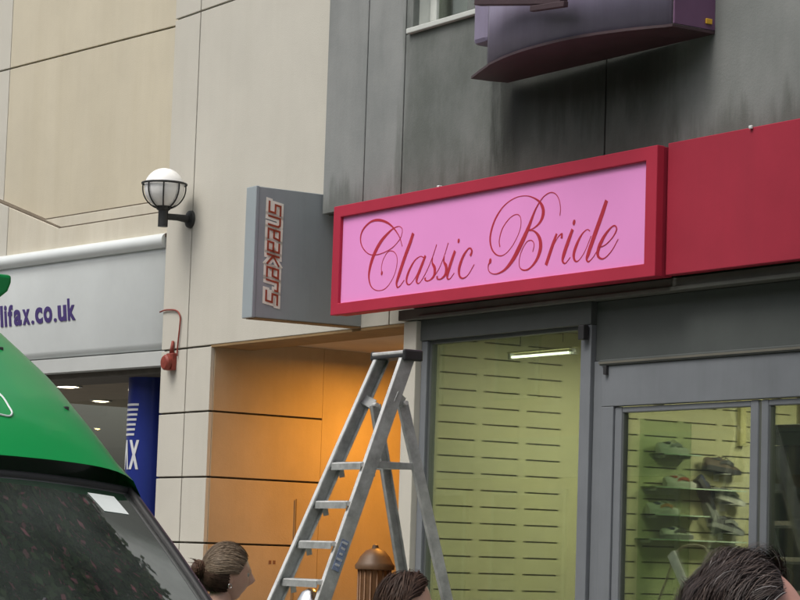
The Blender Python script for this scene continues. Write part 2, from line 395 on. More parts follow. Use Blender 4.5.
MB().prism([(ul-.9, VB+.012, zt(ul-.9)), (uc-.004, VB+.012, Zs2+.002), (uc-.004, VB+.012, Zs2+.013), (ul-.9, VB+.012, zt(ul-.9)+.011)], (0, .10, 0)).build('shade_strip', M_sill, bb)
zfl = FA.onv(82, 246.8, VF-.03)[1]; bx('flashing', mat('brown_flashing', (.12, .075, .045), .6), bb, (ULft, -.006, VF-.03, VR+.02, zfl-.012, zfl+.012))
# wall around the bank shopfront
ZF0 = FA.onv(95, 353.3, VF)[1]; ZF1 = FA.onv(82, 256, VF)[1]; ZB0 = FA.onv(100, 371, VF+.1)[1]
bx('fascia_backing', M_dim, bb, (ULft, -.006, VF+.10, VR+.3, ZB0, Zb-.01), .003)
bx('ceiling', mat('bank_ceiling', (.22, .18, .13), .8, .1, 3, .05), bb, (ULft, -.01, VR+.3, 6.5, ZB0+.03, ZB0+.08))
bx('back_wall', mat('bank_back', (.14, .09, .04), .8, .3, 1.5, .05), bb, (ULft, 1, 6.3, 6.5, .12, ZB0+.03))
bx('side_wall', mat('bank_side', (.10, .07, .04), .8, .25, 1.5, .05), bb, (-.02, .1, .6, 6.5, .12, ZB0+.03))
bx('floor', M_pave, bb, (ULft, -.01, .2, 6.5, .1, .14))
bx('window_pane', glass('bank_glass', (.93, .94, .9), .12), bb, (ULft, -.05, 2.4, 2.408, .2, ZB0+.02))
bx('window_frame', M_dim, bb, (ULft, -.03, 2.36, 2.44, .14, .25), .004)
for i, (x, y, r) in enumerate(((67, 385.5, .11), (101, 400, .085), (122.5, 429.5, .035))):
    u, v = FA.onz(x, y, ZB0+.03)
    if i >= 2: v = min(v, 5.5)
    if v > 6: v = 5.8
    t = thing('ceiling_light', ['larger round lit ceiling light inside the bank, nearest the green van', 'smaller round lit ceiling light inside the bank, further in', 'small warm lit spot low beside the blue column'][i], 'ceiling light', FA, (u, v, ZB0+.03), 'bank ceiling lights')
    MB().lathe((u, v, ZB0+.03), [(r*1.2, 0), (r*1.2, -.014), (r, -.014)], 20).build('trim_ring', M_dim, t, smooth=40)
    MB().lathe((u, v, ZB0+.03), [(r, -.008), (r*.6, -.018), (.001, -.022)], 20).build('lit_lens', mat('bank_lens' if i != 2 else 'warm_lens', (.9, .85, .7), .4, 0, 1, 0, emis=(1, .85, .6) if i != 2 else (1, .6, .15), estr=14), t, smooth=True)

# fascia sign
ft = thing('fascia_sign', 'long white fascia sign with violet web address lettering above the bank front', 'shop sign', FA, (0, VF, ZF0))
def bend(z0, z1, v0, dv, n=8):
    return [(0, v0+dv*math.sin(math.pi*i/n), z0+(z1-z0)*i/n) for i in range(n+1)]
MB().grid(lambda i, j: (ULft+(-.012-ULft)*i, VF+.075*(1-j)**2, ZF0+(ZF1-.01-ZF0)*j), 1, 14).build('sign_board', M_white, ft, smooth=True, solid=.006)
bx('sign_carcass', M_dim, ft, (ULft+.01, -.02, VF+.082, VF+.094, ZF0+.004, ZF1-.02))
zr = FA.onv(82, 252, VF-.05)[1]; rr = .055
MB().tube([(ULft, VF-.005, zr+.01), (-.014, VF-.005, zr+.01)], rr, 20).build('top_roll', M_white, ft, smooth=50)
bx('lower_strip', M_dim, ft, (ULft, -.014, VF+.06, VF+.095, ZB0+.004, ZF0-.012), .003)
# lettering
def text_mesh(body, name, m, parent, width, height, pos, depth=.006, bold=0, anchor='R', surf=None):
    cu = bpy.data.curves.new(name, 'FONT'); cu.body = body; cu.size = 1; cu.extrude = .001; cu.offset = bold; cu.resolution_u = 6
    to = bpy.data.objects.new(name, cu); col.objects.link(to); dg = bpy.context.evaluated_depsgraph_get(); dg.update()
    me = bpy.data.meshes.new_from_object(to.evaluated_get(dg)); bpy.data.objects.remove(to)
    co = np.array([v.co for v in me.vertices]); mn, mx = co.min(0), co.max(0)
    sxx = width/(mx[0]-mn[0]); szz = height/(mx[1]-mn[1])
    org = parent['_org']
    for v in me.vertices:
        x = (v.co.x-mn[0])*sxx; z = (v.co.y-mn[1])*szz; d = -depth if v.co.z > 0 else 0
        v.co = Vector((pos[0]+x-(width if anchor == 'R' else 0)-org[0], pos[1]+d-org[1], pos[2]+z-org[2]))
    if surf:
        for v in me.vertices: v.co.y = surf(v.co.z+org[2])-org[1]-(.005 if v.co.y < pos[1]-org[1]-1e-5 else .001)
    me.materials.clear(); me.materials.append(m)
    o = bpy.data.objects.new(name, me); col.objects.link(o); o.parent = parent; return o
kx = FA.onv(73.5, 320, VF)[0]; ix = FA.onv(1.5, 327, VF)[0]
z0 = FA.onv(66, 320.3, VF)[1]; zk = FA.onv(67, 298.5, VF)[1]
wid = kx-ix
chars = 'halifax.co.uk'; adv = [.98, .92, .42, .42, .60, .92, .86, .45, .86, .98, .45, .98, .86]   # relative widths of a bold face
vis = sum(adv[3:]); unit = wid/vis; u = kx-sum(adv)*unit
xh = (zk-z0)*.73
hts = {'h': (0, 1), 'a': (-.01, .745), 'l': (0, 1), 'i': (0, 1), 'f': (0, 1), 'x': (0, .72), '.': (0, .17), 'c': (-.01, .745), 'o': (-.01, .745), 'u': (-.01, .73), 'k': (0, 1)}
for ch, a_ in zip(chars, adv):
    lo_, hi_ = hts[ch]; wf = .86 if ch not in '.li' else .62
    text_mesh(ch, 'letter', M_violet, ft, a_*unit*wf, (hi_-lo_)*(zk-z0), (u+a_*unit*(1-wf)/2, VF+.03, z0+lo_*(zk-z0)), .03, .035, 'L', surf=lambda z: VF-.003+.075*(1-(z-ZF0)/(ZF1-.01-ZF0))**2)
    u += a_*unit

# blue column inside the bank entrance
c0 = FA.onv(142, 430, .40); t = thing('blue_column', 'curved royal blue column with white lettering beside the bank entrance', 'column', FA, (c0[0], .48, .13))
def colfn(a0, a1, r, z0, z1):
    return lambda i, j: (c0[0]+r*math.cos(a0+(a1-a0)*i), .48+r*math.sin(a0+(a1-a0)*i), z0+(z1-z0)*j)
CR = .185
MB().lathe((c0[0], .48, 0), [(CR, .14), (CR, ZB0+.02)], 36).build('shaft', M_blue, t, smooth=True)
def on_col(name, m, x0, x1, y0, y1, poly=None):
    # angle on the shaft from pixel x
    def ang(x):
        return -TA+math.asin(max(-.97, min(.97, (x-141)/16)))
    za = FA.onv(130, y1, .40)[1]; zb = FA.onv(130, y0, .40)[1]
    mb = MB()
    if poly is None: mb.grid(colfn(ang(x0), ang(x1), CR+.003, za, zb), 8, 1)
    else:
        for (p, q) in poly:       # strokes in unit square, as thin bands
            for k in range(6):
                def pt(s, off): 
                    xx = p[0]+(q[0]-p[0])*s+off; yy = p[1]+(q[1]-p[1])*s; a = ang(x0+(x1-x0)*xx); return (c0[0]+(CR+.004)*math.cos(a), .48+(CR+.004)*math.sin(a), za+(zb-za)*yy)
                mb.add([pt(k/6, -.13), pt(k/6, .13), pt((k+1)/6, .13), pt((k+1)/6, -.13)], [(0, 1, 2, 3)])
    return mb.build(name, m, t)
M_colw = mat('column_lettering', (.62, .64, .66), .5)
for k in range(7): on_col('lettering_bar', M_colw, 124.5, 134-.4*k, 405+k*4.9, 407.2+k*4.9)
on_col('letter', M_colw, 124.6, 128.5, 441, 470, [((.2, 0), (.5, 1)), ((.8, 0), (.5, 1)), ((.3, .35), (.7, .35))])
on_col('letter', M_colw, 128.5, 135.5, 441, 470, [((.15, 0), (.85, 1)), ((.85, 0), (.15, 1))])

# ================================================================== BUILDINGS ACROSS THE STREET (seen only as reflections)
M_brick = mat('far_brick', (.16, .10, .075), .85, .2, 6, .1); M_stucco = mat('far_stucco', (.28, .26, .22), .85, .15, 2, .05); M_win = mat('far_glass', (.03, .035, .04), .15, .2, 3, 0)
for i, (u0, u1, hh, m_, lab) in enumerate(((-46, -27, 9.5, M_stucco, 'pale rendered building across the street, furthest along'), (-26.9, -9, 11, M_brick, 'brown brick building across the street, left of the camera'), (-8.9, 12, 9, M_stucco, 'pale rendered building across the street behind the camera'), (12.1, 30, 10.5, M_brick, 'brown brick building across the street, right of the camera'))):
    t = thing('opposite_building', lab, 'building', FB, (u0, -17, 0), 'buildings across the street')
    bx('wall', m_, t, (u0, u1, -25, -17, 0, hh)); bx('parapet', M_stucco, t, (u0, u1, -17.1, -16.9, hh+.002, hh+.5))
    bx('shop_fascia', M_shopdark, t, (u0+.3, u1-.3, -17, -16.85, 3, 3.7))
    n_ = int((u1-u0)//3)
    for k in range(n_):
        for r_ in range(3):
            uu = u0+1.0+k*3; z_ = (.6, 4.4, 7.0)[r_]
            f_ = bx('window', M_shopdark, t, (uu, uu+(2.2 if r_ == 0 else 1.3), -17, -16.95, z_, z_+(2.2 if r_ == 0 else 1.6)))
            bx('pane', M_win, f_, (uu+.08, uu+(2.12 if r_ == 0 else 1.22), -16.95, -16.945, z_+.08, z_+(2.1 if r_ == 0 else 1.5)))

# ================================================================== GLOBE WALL LAMP on the pier
bu, bz = FB.onv(191, 219.5, VW); gv = VW-.22*0
# bracket runs out from the wall; find how far the globe stands out from its picture position
vg = FB.onu(163, 219, bu)[0]
gz = FB.onu(163, 188, bu)[1]; R_ = .145
lt = thing('globe_wall_lamp', 'white globe lamp in a black cage bracketed to the pale pier', 'lamp', FB, (bu, VW, bz))
print('lamp vg', vg, 'gz', gz, 'bz', bz)
def yl(mb, p0, prof, n=24):     # lathe about v axis
    vs = []; fs = []
    for r, h in prof:
        for k in range(n): g = 2*math.pi*k/n; vs.append((p0[0]+r*math.cos(g), p0[1]+h, p0[2]+r*math.sin(g)))
    for i in range(len(prof)-1):
        for k in range(n): fs.append((i*n+k, i*n+(k+1) % n, (i+1)*n+(k+1) % n, (i+1)*n+k))
    return mb.add(vs, fs)
yl(MB(), (bu, VW, bz), [(.0005, -.035), (.04, -.033), (.062, -.02), (.066, 0)]).build('wall_rose', M_black, lt, smooth=40)
MB().tube([(bu, VW-.02, bz), (bu, (VW+vg)/2, bz+.004), (bu, vg, bz)], [.03, .024, .024], 14).build('arm', M_black, lt, smooth=50)
MB().lathe((bu, vg, 0), [(.001, bz-.075), (.036, bz-.075), (.036, gz-R_-.02), (.05, gz-R_-.01), (.06, gz-R_+.012), (.001, gz-R_+.012)], 20).build('stem', M_black, lt, smooth=40)
MB().lathe((bu, vg, gz), [(R_*math.sin(a), -R_*math.cos(a)) for a in [math.pi*i/20 for i in range(1, 20)]]+[(.0005, R_)], 32).build('globe', M_opal, lt, smooth=True)
Rc = R_+.010
MB().tube([(bu+(Rc+.004)*math.cos(g), vg+(Rc+.004)*math.sin(g), gz+.03) for g in [2*math.pi*i/36 for i in range(37)]], .0085, 8, False).build('cage_ring', M_black, lt, smooth=True)
for k in range(8):
    g = 2*math.pi*(k+.35)/8
    MB().tube([(bu+Rc*math.sin(a)*math.cos(g), vg+Rc*math.sin(a)*math.sin(g), gz-Rc*math.cos(a)) for a in [.35+(1.77-.35)*i/10 for i in range(11)]], .0055, 6).build('cage_rib', M_black, lt, smooth=True)

# ================================================================== RED ALARM SOUNDER with cable
au, az_ = FB.onv(173.5, 363, VW)
at = thing('alarm_sounder', 'small weathered red alarm sounder with red cable on the pale pier', 'alarm', FB, (au, VW, az_))
yl(MB(), (au, VW, az_), [(.0005, -.085), (.045, -.083), (.057, -.07), (.057, -.05), (.048, -.045), (.048, 0)]).build('bell_cap', M_redcable, at, smooth=40)
bx('back_box', M_redcable, at, (au-.05, au+.05, VW-.04, VW, az_-.055, az_+.07), .008)
pts = [FB.onv(x, y, VW-.012) for x, y in ((160, 312), (166, 310), (176, 310.5), (180, 316), (180, 324), (178.5, 338), (177.5, 348), (177, 356))]
MB().tube([(p[0], VW-.012, p[1]) for p in [(q[0], q[1]) for q in catmull(pts, 5)]], .006, 8).build('cable', M_redcable, at, smooth=True)
MB().tube([(au, VW-.02, az_+.06), (au+.004, VW-.014, az_+.16)], [.018, .010], 8).build('cable_gland', M_redcable, at, smooth=True)
e0 = FB.onv(165, 366, VW-.03)
MB().tube([(e0[0]+.012*math.cos(g), VW-.03, e0[1]+.018*math.sin(g)) for g in [2*math.pi*i/12 for i in range(13)]], .005, 6, False).build('cable_loop', M_redcable, at, smooth=True)

# ================================================================== PROJECTING "sneakers" SIGN
US = -.41; TH = .12
va = FB.onu(255.5, 250, US)[0]; zs1 = FB.onu(257, 186, US)[1]; zs0 = FB.onu(254, 317, US)[1]
st = thing('projecting_sign', 'slate grey projecting box sign with vertical sneakers lettering', 'shop sign', FB, (US, VW, zs0))
MB().box(US-TH, US, va+.012, VW, zs0, zs1).build('sign_box', M_slate, st, bevel=.004)
bx('edge_trim', M_slate2, st, (US-TH-.003, US+.004, va-.012, va+.012, zs0-.003, zs1+.003), .004)
bx('bottom_trim', M_lintel, st, (US-TH+.004, US-.004, va+.016, VW, zs0-.006, zs0-.0005))
# lettering reads downwards; strokes drawn in a unit box (x along the word, y up the letter)
GL = {'s': [[(1, 1), (.1, 1), (.1, .55), (.9, .55), (.9, 0), (-.05, 0)]], 'n': [[(.08, 0), (.08, 1), (.75, 1), (.92, .85), (.92, 0)]],
      'e': [[(1, 0), (.1, 0), (.1, 1), (.95, 1), (.85, .5), (.1, .5)]], 'a': [[(.1, 1), (.92, 1), (.92, 0), (.1, 0), (.1, .48), (.9, .48)]],
      'k': [[(.1, 1.0), (.1, 0)], [(.95, 1), (.15, .5), (1, 0)]], 'r': [[(.1, 0), (.1, 1), (.95, 1), (.95, .78)]]}
def ribbon(mb, pts, wd, mk):    # mitred ribbon in 2-D, mk maps (x, y) to 3-D
    P = [Vector(p) for p in pts]; n = len(P); Lf = []; Rt = []
    for i in range(n):
        a = (P[i]-P[i-1]).normalized() if i else (P[1]-P[0]).normalized()
        b = (P[i+1]-P[i]).normalized() if i < n-1 else a
        m = (a+b); m = m.normalized() if m.length > .2 else a
        nn = Vector((-m.y, m.x)); k = min(1.5, 1/max(.5, nn.dot(Vector((-a.y, a.x))))); w_ = wd[i] if isinstance(wd, (list, tuple)) else wd
        e = a*(w_/2) if i == n-1 else (-b*(w_/2) if i == 0 else Vector((0, 0)))
        if isinstance(wd, (list, tuple)): e = Vector((0, 0))
        Lf.append(P[i]+e+nn*w_/2*k); Rt.append(P[i]+e-nn*w_/2*k)
    mb.add([mk(p) for p in Lf]+[mk(p) for p in Rt], [(i, i+1, n+i+1, n+i) for i in range(n-1)])
vt, ztp = FB.onu(267, 202, US); vb, zbt = FB.onu(264.5, 304, US)
vR = FB.onu(280, 205, US)[0]; Hh = (vR-vt)*.86; Ln = (ztp-zbt)/8
for i, ch in enumerate('sneakers'):
    def mkp(off, i=i):
        def f(p):
            x = (i+.06)*Ln+p[0]*Ln*.80; y = p[1]*Hh
            return (US+off, vt+.018+y+(p[0]-.5)*.0, ztp-x-(y-Hh/2)*.22)
        return f
    # white outline below, rust fill above
    for nm, wd_, off, mm in (('letter_outline', .046, .0025, M_lettw), ('letter', .0125, .005, M_lettr)):
        mb = MB()
        for st_ in GL[ch]:
            S = [(p[0]*Ln*.80, p[1]*Hh) for p in st_]
            def f(p, i=i, off=off): return (US+off, vt+.016+p[1], ztp-(i+.08)*Ln-p[0]-(p[1]-Hh/2)*.18)
            ribbon(mb, S, wd_, f)
        mb.build(nm, mm, st, solid=.0015)

# ================================================================== GREY SHOP BUILDING
VC = .15; UCL = -.39; ZC0 = 3.748
gb = thing('grey_building', 'stained grey clad building above the bridal shop sign', 'building', FB, (0, VC, 0))
zsill = FB.onv(406, 35, VC)[1]; u1 = FB.onv(367, 75, VC)[0]; u2 = FB.onv(405, 60, VC)[0]; u3 = FB.onv(605.5, 100, VC)[0]; u4 = 4.9
print('zsill', zsill, u1, u2, u3)
core = M_joint
bx('core', core, gb, (UCL+.02, 7.5, VC+.03, VC+.3, ZC0+.01, zsill-.02))
wu0 = FB.onv(413, 20, VC)[0]; wu1 = 2.3
bx('core', core, gb, (UCL+.02, wu0-.02, VC+.03, VC+.3, zsill-.019, 8)); bx('core', core, gb, (wu1+.02, 7.5, VC+.03, VC+.3, zsill-.019, 8))
def pg(u0, u1, z0, z1): return bx('cladding_panel', M_grey, gb, (u0+.006, u1-.006, VC, VC+.045, z0, z1), .003)
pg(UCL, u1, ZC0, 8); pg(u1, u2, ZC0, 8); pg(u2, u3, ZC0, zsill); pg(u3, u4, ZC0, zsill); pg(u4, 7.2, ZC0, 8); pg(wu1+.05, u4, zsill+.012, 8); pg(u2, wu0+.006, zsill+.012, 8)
bx('cladding_underside', M_bulk, gb, (UCL+.004, 7.2, VC+.05, VW+.02, ZC0-.004, ZC0+.009))
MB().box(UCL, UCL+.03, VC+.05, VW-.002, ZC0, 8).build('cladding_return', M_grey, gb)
# upstairs window
win = bx('window', mat('window_white', (.55, .57, .54), .5, .1, 5, .03), gb, (wu0, wu1, VC+.12, VC+.17, zsill+.03, zsill+.085), .004)
bx('frame', MATS['window_white'], win, (wu0, wu0+.07, VC+.12, VC+.17, zsill+.086, 7), .004)
bx('frame', MATS['window_white'], win, (wu0+.075, wu1, VC+.13, VC+.165, zsill+.40, zsill+.44), .004)
bx('sill', MATS['window_white'], win, (wu0-.03, wu1, VC-.03, VC+.119, zsill-.005, zsill+.028), .005)
bx('pane', M_glass, win, (wu0+.07, wu1, VC+.14, VC+.146, zsill+.085, 7))
bx('curtain', mat('wine_curtain', (.16, .03, .06), .9, .4, 14, .2), win, (wu0+.2, wu1, VC+.26, VC+.28, zsill+.03, 7))
bx('reveal', MATS['window_white'], win, (wu0-.018, wu0-.002, VC+.046, VC+.3, zsill+.03, 8))
# shop interior shell
SU = .72; ZH = 2.99
VFR = .20
bx('side_wall', M_pier, gb, (.60, .69, VFR+.02, 8, .12, ZC0-.01))
bx('floor', M_pave, gb, (.693, 7, .26, 6, .12, .15))
bx('ceiling', mat('shop_ceiling', (.55, .55, .42), .8, .05, 3, .03), gb, (.70, 7, .26, 6, 3.02, 3.1))
bx('back_wall', M_int, gb, (.70, 7, 5.8, 6, .15, 3.02))
bx('far_wall', M_int, gb, (6.9, 7.05, .3, 5.8, .15, 3.02))
bx('fascia_carcass', M_shopdark, gb, (.60, 7.2, .121, .42, 3.10, ZC0-.008))

# ---- purple bowed bay front
bt = thing('bowed_balcony', 'lavender and plum steel bowed balcony front high on the grey wall', 'balcony', FB, (2.4, VC, 4.2))
zbot = None
ur = FB.onv(715, 31, VC)[0]; zbot = FB.onv(715, 31, VC)[1]
vfr = FB.onu(672, 24, ur)[0]
uLt, _ = FB.onv(500, 79, VC)
print('bay', ur, zbot, vfr, uLt)
def arc_pts(n=28):   # plan of the curved front, found on the plane z = zbot from the picture outline
    px = [(672, 24), (655, 25.5), (630, 28), (600, 32), (570, 37), (545, 43), (525, 48.5), (507, 55), (496, 60), (488, 64)]
    return [FB.onz(x, y, zbot) for x, y in px]
AP = catmull(arc_pts(), 4)
print('arc', [tuple(np.round(p, 2)) for p in arc_pts()])
HB = .55
mb = MB(); n = len(AP)
mb.add([(p[0], p[1], zbot) for p in AP]+[(p[0], p[1], zbot+HB) for p in AP], [(i+1, i, n+i, n+i+1) for i in range(n-1)])
mb.build('curved_front', M_purple, bt, smooth=True, solid=.012)
bx('end_plate', M_purple2, bt, (ur-.012, ur, AP[0][1], VC, zbot+.002, zbot+HB), .002)
tip = FB.onz(471, 76, zbot); lip = [(p[0], p[1]) for p in AP]
lipo = [FB.onz(x, y, zbot) for x, y in ((488, 63.4), (480, 69), tip and (471, 76), (490, 78.5), (508, 80))]
poly = [(ur, VC-.001)]+[(ur, AP[0][1]-.012)]+[(p[0], p[1]-.012) for p in AP[1:-1]]+[(q[0], min(q[1], VC-.001)) for q in lipo]
MB().prism([(p[0], p[1], zbot-.016) for p in poly], (0, 0, .014)).build('bottom_plate', M_maroon, bt)
ax = AP[-1]
MB().box(FB.onv(472.5, 25, VC-.14)[0], FB.onv(487.5, 25, VC-.14)[0], VC-.14, VC-.002, FB.onv(480, 43.5, VC-.14)[1], zbot+HB).build('bracket_post', M_purple, bt, bevel=.03)
b0 = FB.onz(478, 4, zbot+.42); b1 = FB.onz(565, 5, zbot+.42)
p0 = FB.w(b0[0], b0[1], zbot+.42)
mb = MB(); q0 = FB.loc(at_depth(478, 1, 13.0)); q1 = FB.loc(at_depth(564, 0, 12.35)); mb.beam(q0, q1, .05, .05, (0, 0, 1)); mb.build('cross_beam', M_maroon, bt, bevel=.004)
q2 = FB.loc(at_depth(532, 9, 12.55)); q3 = FB.loc(at_depth(566, 4, 12.3))
MB().beam(q2, q3, .03, .03, (0, 0, 1)).build('strut', M_maroon, bt, bevel=.003)
vy, zy = FB.onu(708, 22, ur); bx('yellow_tag', mat('yellow_tag', (.65, .38, .03), .5), bt, (ur+.001, ur+.012, vy-.02, vy+.02, zy-.012, zy+.016), .003)

# ================================================================== RED FASCIA AND PINK SIGN
VRP = .06
rf = thing('red_fascia', 'plain crimson fascia running on to the right of the pink sign', 'fascia', FB, (3.16, VRP, 3.07))
bx('fascia_board', M_crim2, rf, (3.17, 7.2, VRP, .118, 3.072, 3.753), .004)
for x, y in ((751, 127),):
    cu_, cz_ = FB.onv(x, y, VRP-.006); bx('cable_clip', M_white, rf, (cu_-.011, cu_+.011, VRP-.014, VRP-.001, cz_-.010, cz_+.008), .004)
ps = thing('bridal_shop_sign', 'pink box sign with crimson frame and red script lettering', 'shop sign', FB, (0, 0, 3.065))
Z0, Z1, SL = 3.064, 3.74, 3.157
fu0, fz1 = FB.onv(340.5, 217, 0); fz0 = FB.onv(340, 303, 0)[1]; fu1 = FB.onv(645, 200, 0)[0]
bx('sign_case', M_crim, ps, (.004, SL-.004, .03, .118, Z0+.004, Z1-.004), .003)
print('frame', fu0, fz0, fz1, fu1)
O_ = [(0, Z0), (SL, Z0), (SL, Z1), (0, Z1)]; I_ = [(fu0, fz0), (fu1, fz0), (fu1, fz1), (fu0, fz1)]
mb = MB(); R4 = [(u, v, z) for v, L4 in ((0, O_), (0, I_), (.05, I_), (.05, O_)) for u, z in L4]
mb.add(R4, [(k*4+i, k*4+(i+1) % 4, ((k+1) % 4)*4+(i+1) % 4, ((k+1) % 4)*4+i) for k in range(4) for i in range(4)])
mb.build('sign_frame', M_crim, ps, bevel=.004)
bx('pink_panel', M_pink, ps, (fu0-.01, fu1+.01, .022, .03, fz0-.01, fz1+.01))
cu_, cz_ = FB.onv(437, 184, .0); bx('cable_clip', M_white, ps, (cu_-.012, cu_+.012, .005, .03, Z1-.002, Z1+.011), .004)
# copperplate script, traced stroke by stroke: (x, y, pen width)
def c1(pts): return [(330+x/5, 190+y/5, w_/5) for x, y, w_ in pts]
def c2(pts): return [(480+x/5, 170+y/5, w_/5) for x, y, w_ in pts]
h = 2.6
SC = [
 c1([(362, 212, h), (360, 192, h), (345, 182, h), (322, 190, 4), (295, 212, 8), (255, 258, 13), (222, 320, 15), (201, 385, 13), (195, 440, 8), (208, 485, 4), (240, 503, h), (280, 490, h), (315, 440, h), (333, 385, h), (335, 335, h), (318, 308, h), (292, 308, h), (270, 340, h), (258, 380, h), (258, 410, h)]),
 c1([(362, 212, h), (350, 245, h), (310, 290, h), (250, 320, h), (200, 322, 3), (165, 290, 4), (153, 245, 6), (165, 200, 7), (200, 162, 6), (240, 150, 8), (285, 162, 7), (320, 192, 5), (348, 235, 3.5), (362, 282, h)]),
 c1([(417, 216, 13), (400, 268, 15), (375, 335, 15), (347, 420, 14), (334, 462, 10), (338, 486, 5), (352, 478, h), (372, 450, h)]),
 c1([(470, 338, 4), (452, 332, h), (425, 352, 5), (400, 395, 9), (384, 440, 10), (386, 468, 6), (402, 470, 3), (430, 432, h), (462, 360, h)]),
 c1([(478, 328, 9), (458, 380, 12), (437, 435, 12), (434, 460, 7), (446, 466, 3), (466, 440, h)]),
 c1([(466, 440, h), (490, 392, h), (515, 330, h), (534, 272, 3)]), c1([(514, 338, h), (512, 365, 7), (524, 392, 13), (520, 428, 10), (498, 452, 4), (478, 452, 5), (476, 438, 9)]),
 c1([(520, 434, h), (548, 388, h), (574, 322, h), (592, 264, 3)]), c1([(573, 330, h), (570, 358, 7), (582, 384, 13), (578, 420, 10), (556, 444, 4), (538, 444, 5), (536, 430, 9)]),
 c1([(578, 426, h), (600, 385, h), (622, 312, 4)]), c1([(626, 304, 11), (606, 362, 13), (590, 415, 12), (587, 440, 7), (600, 444, 3), (622, 415, h)]),
 c1([(702, 330, 9), (710, 308, 8), (704, 292, 5), (690, 296, 5), (665, 335, 10), (647, 390, 12), (648, 428, 8), (664, 441, 4), (690, 425, h), (722, 372, h)]),
 c2([(100, 385, 4), (97, 350, 4), (113, 292, 4), (150, 240, h), (185, 222, h), (204, 242, h), (200, 300, h), (165, 375, h), (122, 423, h), (85, 425, 4), (58, 390, 6), (52, 330, 8), (75, 250, 7), (120, 180, 4), (180, 138, h), (240, 130, h), (290, 152, 6), (313, 185, 12), (316, 222, 14), (300, 262, 8), (270, 290, 4), (240, 302, h)]),
 c2([(240, 302, h), (272, 306, 5), (298, 340, 12), (303, 390, 15), (284, 448, 10), (248, 492, 5), (216, 500, 4), (197, 478, h), (203, 420, h), (232, 362, h), (258, 352, h), (271, 372, h), (264, 410, h)]),
 c2([(400, 228, h), (403, 190, h), (395, 145, h), (375, 117, h), (348, 114, h), (313, 140, 3), (278, 198, 6), (244, 285, 13), (205, 372, 17), (165, 448, 14), (122, 500, 7), (78, 520, 3), (47, 508, 3), (42, 478, 4), (52, 458, 6)]),
 c2([(384, 318, 8), (362, 380, 13), (330, 476, 13)]), c2([(342, 440, h), (368, 378, h), (392, 334, 3), (410, 320, 6), (408, 342, 9)]),
 c2([(464, 296, 11), (440, 362, 14), (419, 425, 13), (414, 455, 8), (428, 466, 3), (452, 436, h)]),
 c2([(550, 305, 4), (535, 298, h), (508, 325, 6), (482, 378, 11), (469, 425, 11), (476, 454, 6), (494, 452, 3), (524, 408, h), (556, 330, h)]),
 c2([(634, 152, 14), (606, 235, 16), (572, 330, 16), (542, 418, 14), (534, 446, 8), (544, 458, 4), (566, 436, h), (588, 400, h)]),
 c2([(596, 388, h), (630, 372, h), (664, 336, 3), (683, 300, 5), (678, 280, 4), (660, 284, 4), (628, 322, 9), (600, 375, 13), (589, 418, 11), (600, 440, 6), (624, 440, 3), (660, 402, h), (692, 345, h)]),
]
DOT = [c1([(260, 416, 18)])[0], c1([(644, 254, 19)])[0], c2([(52, 455, 22)])[0], c2([(471, 262, 22)])[0]]
VT = .0212
def onsign(x, y): u, z = FB.onv(x, y, .022); return (u, VT, z)
k = 0
for s in SC:
    c = catmull(s, 7); mb = MB(); P = [onsign(p[0], p[1]) for p in c]
    pts = [(p[0], p[2]) for p in P]; wds = [max(.0036, q[2]*.0098) for q in c]
    ribbon(mb, pts, wds, lambda p, k=k: (p.x, VT-.0004*(k % 3), p.y)); k += 1
    mb.build('script_stroke', M_script, ps, solid=.0007)
for x, y, d in DOT:
    u, _, z = onsign(x, y); r = d*.0030
    MB().add([(u+r*math.cos(g)*.9+r*math.sin(g)*.15, VT-.001, z+r*math.sin(g)*1.15) for g in [2*math.pi*i/14 for i in range(14)]], [tuple(range(14))]).build('script_stroke', M_script, ps, solid=.0007)

# ================================================================== SHOPFRONT
ub = lambda x, y=450, v=VFR: FB.onv(x, y, v)[0]
sf = thing('shopfront', 'dark grey shopfront with display window and glazed door under the red fascia', 'shopfront', FB, (.6, VFR, .13))
uP0, uP1 = FB.onv(400, 450, .16)[0], FB.onv(412.5, 450, .16)[0]
bx('pilaster', M_pier, sf, (uP0, uP1, .16, .262, .13, 3.0), .004)
bx('bulkhead', M_bulk, sf, (uP0-.02, 7.2, .13, .45, 3.005, 3.066), .003)
bx('bulkhead_trim', M_bulk, sf, (uP0+.2, 7.2, .118, .129, 3.0, 3.02), .002)
uF0 = uP1+.002; uG0 = ub(424); uG1 = ub(580, 400); uC1 = ub(589, 450); zw = 2.880
bx('header', M_shopdark, sf, (uF0, uC1+.002, VFR-.01, VFR+.07, zw, 3.004), .003)
bx('frame_post', M_shopgrey, sf, (uF0, uG0, VFR, VFR+.06, .13, zw-.001), .004)
bx('frame_post', M_shopgrey, sf, (uG1, uC1, VFR-.004, VFR+.06, .13, zw-.001), .004)
bx('window_board', M_shopgrey, sf, (uG0, uG1, VFR, VFR+.06, .13, .55), .004)
bx('window_bead', M_shopdark, sf, (uG0, uG0+.022, VFR+.02, VFR+.06, .55, zw), .002)
bx('window_bead', M_shopdark, sf, (uG0+.022, uG1, VFR+.02, VFR+.06, zw-.022, zw), .002)
bx('window_pane', M_glass, sf, (uG0+.02, uG1, VFR+.034, VFR+.042, .55, zw-.02))
